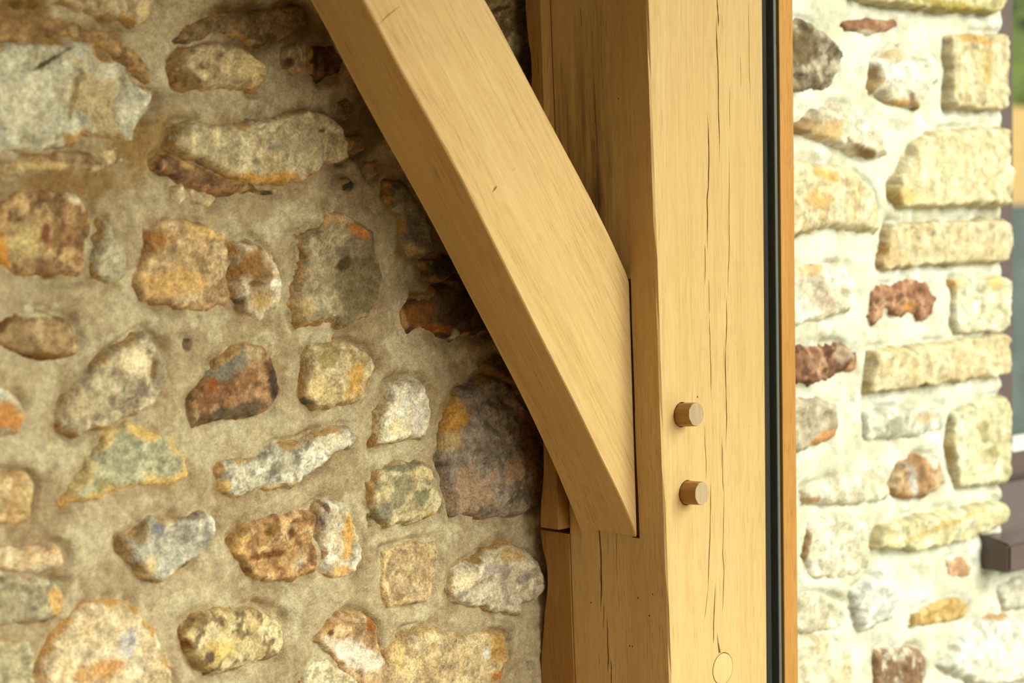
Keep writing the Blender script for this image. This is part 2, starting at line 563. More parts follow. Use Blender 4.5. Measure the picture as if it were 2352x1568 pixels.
# ------------------------------------------------------------------ the curved brace
fr_pts = [(740, -170), (790, -85), (835, 0), (870, 65), (930, 180), (1000, 300), (1060, 410), (1120, 530), (1180, 650), (1250, 790), (1310, 905), (1375, 1040), (1430, 1150), (1465, 1232)]
bk_pts = [(620, -170), (668, -85), (715, 0), (745, 50), (800, 160), (870, 290), (950, 430), (1020, 560), (1080, 680), (1150, 810), (1205, 910), (1260, 1020), (1300, 1110), (1340, 1212)]
up_pts = [(1010, -170), (1065, -85), (1115, 0), (1125, 15), (1180, 120), (1230, 215), (1275, 300), (1350, 440), (1400, 540), (1447, 645)]


def smooth_curve(P, n, loops=2):
    P = np.array(P, float)
    s = np.concatenate([[0], np.cumsum(np.linalg.norm(np.diff(P, axis=0), axis=1))])
    t = np.linspace(0, s[-1], n)
    Q = np.stack([np.interp(t, s, P[:, i]) for i in range(P.shape[1])], 1)
    for _ in range(loops):
        Q[1:-1] = 0.25 * Q[:-2] + 0.5 * Q[1:-1] + 0.25 * Q[2:]
    return Q


BY0 = float(hit_left(1465, 1232)[1])
BY1 = float(hit_left(1340, 1212)[1])
NB = 60
f3 = smooth_curve([hit(x, y, 1, BY0) for x, y in fr_pts], NB, 6)
b3 = smooth_curve([hit(x, y, 1, BY1) for x, y in bk_pts], NB, 6)
u3 = smooth_curve([hit(x, y, 1, BY0) for x, y in up_pts], NB, 6)
s_al = np.linspace(0, 1, NB)
bm = bmesh.new()
gl_ = []


def bv(p, g):
    gl_.append(g)
    return bm.verts.new(p)


rows = []
length = np.sum(np.linalg.norm(np.diff(f3, axis=0), axis=1))
for k in range(NB):
    t = s_al[k]
    fp, bp, up = f3[k], b3[k], u3[k]
    end = sstep(0.97, 1.0, t)
    ch = 0.0165 * sstep(0.60, 0.97, t) + 0.0012       # chamfer opening towards the foot
    sh = 0.0016 * end                                  # shoulder stands a hair off the post
    w = np.linalg.norm(up - fp)
    dirv = (bp - fp)
    cham1 = bp - dirv / np.linalg.norm(dirv) * ch
    cham2 = bp - (up - fp) / w * 0.0075 * (ch / 0.0165)
    ub = up + np.array([0, BY1 - BY0, 0]) + (bp - fp) * np.array([1, 0, 1])
    e = 0.0012
    uv = (up - fp) / w
    off = np.array([-sh, 0, 0])
    pts = [fp + uv * e + off, fp + dirv / np.linalg.norm(dirv) * e + off, cham1, cham2, ub, up + np.array([0, e, 0]) + off, up - uv * e + off]
    L_ = t * length
    gs = [(0, BY0, L_), (0.001, BY0 + .001, L_), (0.001, cham1[1], L_), (0.004, cham2[1], L_), (w, BY1, L_), (w, BY0 + e, L_), (w - e, BY0, L_)]
    rows.append([bv(p, g) for p, g in zip(pts, gs)])
for a, b in zip(rows[:-1], rows[1:]):
    for j in range(7):
        bm.faces.new((a[j], a[(j + 1) % 7], b[(j + 1) % 7], b[j]))
bm.faces.new(rows[0]); bm.faces.new(rows[-1][::-1])
brace = bm_obj('curved_brace', bm, OAK, None, False)
grain(brace.data, gl_)
nick = bmesh.new()               # a saw scratch and two small dents in its front face
for pts, w in (([(866, 60), (890, 36), (918, 14)], 0.0011), ([(1131, 441), (1136, 434), (1141, 427)], 0.0026), ([(1178, 392), (1184, 384)], 0.0012), ([(1010, 262), (1024, 248)], 0.0008)):
    ww = [w * 0.3] + [w] * (len(pts) - 2) + [w * 0.3]
    crack_cutter(nick, [hit(x, y, 1, BY0) for x, y in pts], ww, np.array([0, -1.0, 0]), np.array([0.7, 0, -0.7]), 0.003)
bmesh.ops.recalc_face_normals(nick, faces=nick.faces)
nick_me = bpy.data.meshes.new('nick'); nick.to_mesh(nick_me); nick.free()
nick_o = link('nick', nick_me, None)
md = brace.modifiers.new('b', 'BOOLEAN'); md.operation = 'DIFFERENCE'; md.object = nick_o; md.solver = 'EXACT'
bpy.context.view_layer.update()
new = bpy.data.meshes.new_from_object(brace.evaluated_get(bpy.context.evaluated_depsgraph_get()))
tend = (f3[-1] - f3[-4]) / np.linalg.norm(f3[-1] - f3[-4])
ext = smooth_curve(f3, int(length / 0.002), 0)
ext = np.concatenate([ext, ext[-1] + tend * np.arange(1, 160)[:, None] * 0.002])
brace.modifiers.clear(); brace.data = new; new.name = 'curved_brace'
gg = []
for v in new.vertices:           # carry the grain over to the recut mesh
    p = np.array(v.co)
    d_ = (p - ext)[:, [0, 2]]
    k = int(np.argmin((d_ * d_).sum(1)))
    tg = ext[min(k + 1, len(ext) - 1)] - ext[max(k - 1, 0)]
    sgn = np.sign(d_[k][1] * tg[0] - d_[k][0] * tg[2])
    gg.append((sgn * np.linalg.norm(d_[k]), p[1], k * 0.002))
grain(new, gg)
bpy.data.objects.remove(nick_o)
tag(brace, 'curved oak brace leaning to the upper left in front of the rubble wall', 'brace')

# ------------------------------------------------------------------ scribed battens closing the gap to the wall
def batten(name, dx, y0, edge, ztop, zbot, label):
    """edge: (y, z) scribed outline against the stones, top to bottom"""
    bm = bmesh.new(); rows = []
    for y, z in edge:
        x0 = float(corner_x(z)) - (dx(z) if callable(dx) else dx)
        y0 = float(back_y(z)) + 0.001
        rows.append([bm.verts.new((x0 + 0.0008, y0, z)), bm.verts.new((x0, y0 + 0.0008, z)), bm.verts.new((x0, y - 0.001, z)), bm.verts.new((x0 + 0.001, y, z)), bm.verts.new((XR - 0.05, y, z)), bm.verts.new((XR - 0.05, y0, z))])
    for a, b in zip(rows[:-1], rows[1:]):
        for j in range(6):
            bm.faces.new((a[j], a[(j + 1) % 6], b[(j + 1) % 6], b[j]))
    bm.faces.new(rows[0]); bm.faces.new(rows[-1][::-1])
    o = bm_obj(name, bm, OAK_BROWN)
    tag(o, label, 'batten', 'scribed battens between post and wall')
    return o


def edge_of(pts, x0, n=70):
    P = []
    for px, py in pts:
        p = hit(px, py, 0, 0.0)
        for _ in range(4): p = hit(px, py, 0, float(corner_x(p[2])) - (x0(p[2]) if callable(x0) else x0))
        P.append(p)
    Q = smooth_curve([(p[1], p[2]) for p in P], n, 3)
    return Q


qa = hit(1283, 1216, 1, float(back_y(hit_left(1308, 1216)[2])) + 0.001)
qb = hit(1243, 20, 1, float(back_y(hit_left(1265, 20)[2])) + 0.001)


def X_UP(z):
    t = np.clip((z - qa[2]) / (qb[2] - qa[2]), -0.2, 1.2)
    a, b = float(corner_x(qa[2])) - qa[0], float(corner_x(qb[2])) - qb[0]
    return a + t * (b - a)


print('X_UP', X_UP(1.2), X_UP(1.7))
up_edge = edge_of([(1196, -300), (1203, -120), (1205, 0), (1207, 50), (1213, 100), (1221, 145), (1222, 165), (1218, 190), (1222, 300), (1232, 500), (1240, 800), (1245, 960), (1247, 1050), (1249, 1090), (1243, 1130), (1240, 1165), (1240, 1210)], X_UP)
lo_edge = edge_of([(1240, 1216), (1241, 1235), (1246, 1265), (1254, 1292), (1257, 1330), (1255, 1365), (1250, 1400), (1248, 1440), (1244, 1480), (1241, 1520), (1243, 1568), (1248, 1650), (1244, 1760)], 0.0008)
batten('scribed_batten', X_UP, YB + 0.001, up_edge, 0, 0, 'upper brown oak batten scribed to the stone wall behind the brace')
batten('scribed_batten', 0.0008, YB + 0.001, lo_edge, 0, 0, 'lower brown oak batten with a wavy scribed edge below the foot of the brace')

# ------------------------------------------------------------------ glazing beside the post
gx = lambda px: float(hit(px, 1000, 1, 0.0)[0])
x_foam0, x_foam1, x_sp0, x_sp1, x_cov0, x_cov1 = XR + 0.0002, gx(1771), gx(1777), gx(1794), gx(1798), gx(1829)
W1 = tag(empty('window_1', (x_sp0, -1.6, 0.0)), 'large clear glazed screen fixed to the right side of the oak post', 'window', None, 'structure')
bm = bmesh.new(); box_bm(bm, x_foam0, x_foam1, 0.0015, 0.05, 0.0, 2.16, 0.0006)
ma, nt, bs = new_mat('foam_seal')
tc = node(nt, 'ShaderNodeTexCoord')
nn = noise(nt, tc.outputs['Object'], 1500, 3, 0.7)
nt.links.new(ramp(nt, nn, [(0.45, (0.002, 0.0025, 0.0025)), (0.62, (0.005, 0.007, 0.0065)), (0.76, (0.06, 0.08, 0.075))]), bs.inputs['Base Color'])
bs.inputs['Roughness'].default_value = 0.8
bump(nt, bs, nn, 0.8, 0.0008)
tag(bm_obj('weather_strip', bm, ma, W1, False), 'black foam seal strip')
GL = glass_mat('clear_glass')
bm = bmesh.new(); box_bm(bm, x_foam1 + 0.0005, x_sp0, -1.7, 0.035, 0.02, 2.14)
bm_obj('glass_pane', bm, GL, W1, False)
bm = bmesh.new(); box_bm(bm, x_sp1, x_cov0 - 0.0004, -1.7, 0.035, 0.02, 2.14)
bm_obj('glass_pane', bm, GL, W1, False)
bm = bmesh.new()
box_bm(bm, x_sp0 + 0.0002, x_sp1 - 0.0045, 0.008, 0.034, 0.02, 2.14, 0.0004)
box_bm(bm, x_foam1 + 0.0002, x_cov0 - 0.0002, 0.0355, 0.06, 0.02, 2.14)  # added black backing that darkens the gap behind the panes
tag(bm_obj('spacer_bar_and_added_backing', bm, plain_mat('edge_seal_and_added_backing', (0.016, 0.014, 0.007), 0.5, 0.2, 200), W1, False), 'dark edge seal with an added black backing')
bm = bmesh.new(); box_bm(bm, x_sp1 - 0.0043, x_sp1 - 0.0002, 0.001, 0.030, 0.02, 2.14, 0.0010)
tag(bm_obj('glazing_bead', bm, plain_mat('grey_metal', (0.085, 0.095, 0.085), 0.45, 0.1, 200, spec=0.4), W1, False), 'thin grey metal strip')
bm = bmesh.new(); box_bm(bm, x_cov0, x_cov1, 0.0, 0.13, 0.0, 2.16, 0.001)
tag(bm_obj('cover_strip', bm, OAK_ORANGE), 'narrow orange timber cover strip standing outside the glass beside the dark seal', 'trim')

# ------------------------------------------------------------------ stone walls
LP = Plane((0, 0.158, 0), (1, 0, 0), (0, -1, 0))
WTH = R(45.0 - 49.0)
adir = np.array([math.cos(WTH) * 1.0, -math.sin(WTH) * -1.0, 0])
c_ = ray(2080, 784); c_ = CAM + c_ * 1.98
RP = Plane((c_[0], c_[1], 0), (math.cos(R(4)), -math.sin(R(4)), 0), (-math.sin(R(4)), -math.cos(R(4)), 0))


def color_field(a, z, pal, seed, scale, mott=0.30):
    """pal: 2-4 colours mingled by noise"""
    cols = [lin(c) for c in pal]
    cols = [c * np.array([0.98, 1.03, 1.0]) for c in cols]
    cols = [c * 0.75 + c.dot(np.array([.3, .59, .11])) * 0.25 for c in cols]
    t = fbm(a * scale, z * scale, seed, 5, 0.6)
    c = cols[0][None, :] + (cols[1] - cols[0])[None, :] * sstep(-0.35, 0.35, t)[:, None]
    if len(cols) > 2:
        t2 = fbm(a * scale * 1.7 + 5, z * scale * 1.7, seed + 21, 5, 0.62)
        c = c + (cols[2][None, :] - c) * sstep(0.05, 0.38, t2)[:, None]
    if len(cols) > 3:
        t3 = fbm(a * scale * 3.1, z * scale * 3.1 + 9, seed + 43, 4, 0.65)
        c = c + (cols[3][None, :] - c) * sstep(0.18, 0.42, t3)[:, None] * 0.85
    c = c * (1 + mott * np.clip(fbm(a * 85, z * 85, seed + 61, 4, 0.7), -1, 1))[:, None]
    v = np.abs(fbm(a * 21, z * 21, seed + 71, 4, 0.6))
    c = c * (1 - mott * 1.5 * (1 - sstep(0.0, 0.045, v)) * sstep(0, .3, fbm(a * 15, z * 15, seed + 75, 2)))[:, None]
    return c


def stone(plane, parent, mat, label, pts, pal, patches=(), rim=None, H=0.013, rimw=0.010, rough=0.0022, tilt=(0, 0), step=0.0017, gain=(1, 1, 1), seed=1, scale=26, facet=0.006, drop=0.02, base=0.0, edge_noise=1.0):
    poly = np.array([plane.az(x, y, base + H * 0.5) for x, y in pts])
    lo, hi = poly.min(0) - 0.010, poly.max(0) + 0.010
    na, nz = int((hi[0] - lo[0]) / step) + 2, int((hi[1] - lo[1]) / step) + 2
    A, Z = np.meshgrid(lo[0] + np.arange(na) * step, lo[1] + np.arange(nz) * step)
    A, Z = A.ravel(), Z.ravel()
    en = edge_noise * float(np.clip((poly.max(0) - poly.min(0)).min() / 0.045, 0.3, 1.0))
    wa = A + en * (0.0030 * fbm(A * 45, Z * 45, seed, 2) + 0.0013 * fbm(A * 150, Z * 150, seed + 2, 2))
    wz = Z + en * (0.0030 * fbm(A * 45, Z * 45, seed + 5, 2) + 0.0013 * fbm(A * 150, Z * 150, seed + 7, 2))
    sd = poly_sd(wa, wz, poly)
    c = poly.mean(0)
    size = (hi - lo).max()
    t = np.clip(sd / rimw, 0, 1)
    h = H * (1 - (1 - t) ** 2.4)
    rs = np.random.RandomState(seed * 13 + 5)
    if facet:
        fh = np.full(A.shape, 1e9)
        for _ in range(6):
            g = rs.normal(size=2) * facet / size * 3.0
            o = rs.uniform(-0.35, 0.35, 2) * (hi - lo)
            fh = np.minimum(fh, rs.uniform(0.0, facet) + (A - c[0] - o[0]) * g[0] + (Z - c[1] - o[1]) * g[1])
        fh = np.clip(fh, -facet * 0.7, facet)
        h = h + fh * np.clip(sd / (rimw * 1.2), 0, 1)
    ins = np.clip(sd / 0.003, 0, 1)
    h = h + ins * (rough * fbm(A * 60, Z * 60, seed + 9, 5, 0.62) + rough * 0.45 * (0.5 - np.abs(fbm(A * 34, Z * 34, seed + 15, 4)) * 1.6))
    h = h + tilt[0] * (A - c[0]) + tilt[1] * (Z - c[1])
    h = np.where(sd < 0, np.minimum(h, 0.002) + sd * 3.5, h)
    h = np.maximum(h, -drop) + base
    if drop > 0.03:
        h = np.where(sd < -0.0005, base - drop * np.clip(-sd / 0.004, 0, 1), h)
    col = color_field(A, Z, pal, seed, scale)
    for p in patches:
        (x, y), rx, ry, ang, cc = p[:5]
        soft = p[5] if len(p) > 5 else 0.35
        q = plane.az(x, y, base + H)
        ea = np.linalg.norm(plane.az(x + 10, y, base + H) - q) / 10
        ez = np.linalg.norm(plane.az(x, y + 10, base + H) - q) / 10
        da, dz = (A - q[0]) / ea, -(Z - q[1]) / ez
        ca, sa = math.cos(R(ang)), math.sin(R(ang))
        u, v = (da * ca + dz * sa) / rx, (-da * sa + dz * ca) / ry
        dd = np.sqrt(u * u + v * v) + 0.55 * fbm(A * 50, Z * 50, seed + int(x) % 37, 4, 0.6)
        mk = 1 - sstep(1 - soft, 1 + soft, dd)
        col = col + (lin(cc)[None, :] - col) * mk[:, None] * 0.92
    if rim:
        rc, rw = rim
        mk = (1 - sstep(rw * 0.3, rw, sd + 0.006 * fbm(A * 60, Z * 60, seed + 31, 3))) * np.clip(0.75 + 0.9 * fbm(A * 14, Z * 14, seed + 33, 2), 0, 1)
        col = col + (lin(rc)[None, :] - col) * mk[:, None]
    col = np.clip(col * np.array(gain)[None, :], 0.004, 0.88)
    V = plane.to3(A, Z, h)
    keep = sd > -0.0075
    idx = np.arange(na * nz).reshape(nz, na)
    k2 = keep.reshape(nz, na)
    q = k2[:-1, :-1] & k2[1:, :-1] & k2[:-1, 1:] & k2[1:, 1:]
    f = np.stack([idx[:-1, :-1][q], idx[:-1, 1:][q], idx[1:, 1:][q], idx[1:, :-1][q]], 1)
    used = np.unique(f)
    mp = np.full(na * nz, -1); mp[used] = np.arange(len(used))
    o = grid_obj('stone', V[used], mp[f], col[used], mat, parent)
    tag(o, label)
    return o, poly


def grid_obj(name, V, f, col, mat, parent):
    me = bpy.data.meshes.new(name)
    me.vertices.add(len(V)); me.vertices.foreach_set('co', V.astype(np.float32).ravel())
    me.loops.add(f.size); me.loops.foreach_set('vertex_index', f.astype(np.int32).ravel())
    me.polygons.add(len(f))
    me.polygons.foreach_set('loop_start', np.arange(0, f.size, 4, dtype=np.int32))
    me.polygons.foreach_set('loop_total', np.full(len(f), 4, np.int32))
    me.polygons.foreach_set('use_smooth', np.ones(len(f), bool))
    me.update(calc_edges=True)
    at = me.attributes.new('col', 'FLOAT_COLOR', 'POINT')
    at.data.foreach_set('color', np.concatenate([col, np.ones((len(col), 1))], 1).astype(np.float32).ravel())
    return link(name, me, mat, parent)


def mortar(plane, name, polys, alist, zlist, pal, mat, gain, seed, thick, keepf=None, holes=(), amp=1.0, lift=0.0, blotches=(), rust_shade=0.0):
    """the pointing between the stones: a modelled skin over a solid core"""
    A, Z = np.meshgrid(alist, zlist)
    na, nz = len(alist), len(zlist)
    A, Z = A.ravel(), Z.ravel()
    h = amp * (0.0035 * fbm(A * 9, Z * 9, seed, 3) + 0.0016 * fbm(A * 38, Z * 38, seed + 3, 4, 0.6) + 0.0007 * fbm(A * 150, Z * 150, seed + 6, 3)) + 0.0006 * fbm(A * 130, Z * 22, seed + 8, 3)
    near = np.full(A.shape, -1.0)
    for P in polys:
        lo, hi = P.min(0) - 0.03, P.max(0) + 0.03
        s = (A > lo[0]) & (A < hi[0]) & (Z > lo[1]) & (Z < hi[1])
        if s.any():
            near[s] = np.maximum(near[s], poly_sd(A[s], Z[s], P))
    # trowelled up towards the stones, with an open joint line here and there
    h = h + amp * 0.0045 * np.exp(-((near + 0.013) / 0.010) ** 2) * np.clip(0.6 + fbm(A * 16, Z * 16, seed + 12, 2), 0, 1.3)
    h = h - amp * 0.0065 * np.exp(-((near + 0.0015) / 0.0035) ** 2) * sstep(-0.1, 0.45, fbm(A * 18, Z * 18, seed + 14, 3))
    h = np.where(near > 0.004, np.minimum(h, -0.004), h) + lift
    for (x, y), r in holes:
        q = plane.az(x, y)
        d = np.hypot(A - q[0], Z - q[1])
        h = h - 0.022 * (1 - sstep(r * 0.7, r * 1.15, d))
    col = color_field(A, Z, pal, seed + 50, 13, 0.10)
    if rust_shade:                     # rusty bleed and edge shade painted into the pointing around the stones
        mk = np.exp(-((near + 0.002) / 0.0055) ** 2) * sstep(-0.1, 0.35, fbm(A * 17, Z * 17, seed + 81, 3)) * rust_shade
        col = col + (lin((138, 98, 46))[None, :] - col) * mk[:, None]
    for p in blotches:
        (x, y), rx, ry, ang, cc = p[:5]
        q = plane.az(x, y)
        ea = np.linalg.norm(plane.az(x + 10, y) - q) / 10; ez = np.linalg.norm(plane.az(x, y + 10) - q) / 10
        da, dz = (A - q[0]) / ea, -(Z - q[1]) / ez
        ca, sa = math.cos(R(ang)), math.sin(R(ang))
        dd = np.hypot((da * ca + dz * sa) / rx, (-da * sa + dz * ca) / ry) + 0.55 * fbm(A * 32, Z * 32, seed + int(x) % 31, 4)
        mk = (1 - sstep(0.55, 1.25, dd)) * (p[5] if len(p) > 5 else 0.85)
        col = col + (lin(cc)[None, :] - col) * mk[:, None]
    col = np.clip(col * np.array(gain)[None, :], 0.004, 0.88)
    V = plane.to3(A, Z, h)
    idx = np.arange(na * nz).reshape(nz, na)
    ok = np.ones(na * nz, bool) if keepf is None else keepf(A, Z)
    k2 = ok.reshape(nz, na)
    q = k2[:-1, :-1] & k2[1:, :-1] & k2[:-1, 1:] & k2[1:, 1:]
    f = np.stack([idx[:-1, :-1][q], idx[:-1, 1:][q], idx[1:, 1:][q], idx[1:, :-1][q]], 1)
    # solid core behind: fold every boundary edge back by the wall's thickness
    e = {}
    for quad in f:
        for i in range(4):
            a, b = int(quad[i]), int(quad[(i + 1) % 4])
            if (b, a) in e: del e[(b, a)]
            else: e[(a, b)] = 1
    bnd = sorted({v for ab in e for v in ab})
    nb = {v: len(V) + i for i, v in enumerate(bnd)}
    back = plane.to3(A[bnd], Z[bnd], np.full(len(bnd), -thick))
    V = np.concatenate([V, back]); col = np.concatenate([col, col[bnd]])
    f2 = np.array([(b, a, nb[a], nb[b]) for a, b in e])
    f = np.concatenate([f, f2])
    return grid_obj(name, V, f, col, mat, None)


# ---8<---

GL_ = (0.78, 0.78, 0.78)
GR_ = (0.65, 0.625, 0.64)
WH, DK, OC = (228, 215, 180), (70, 52, 28), (190, 135, 55)
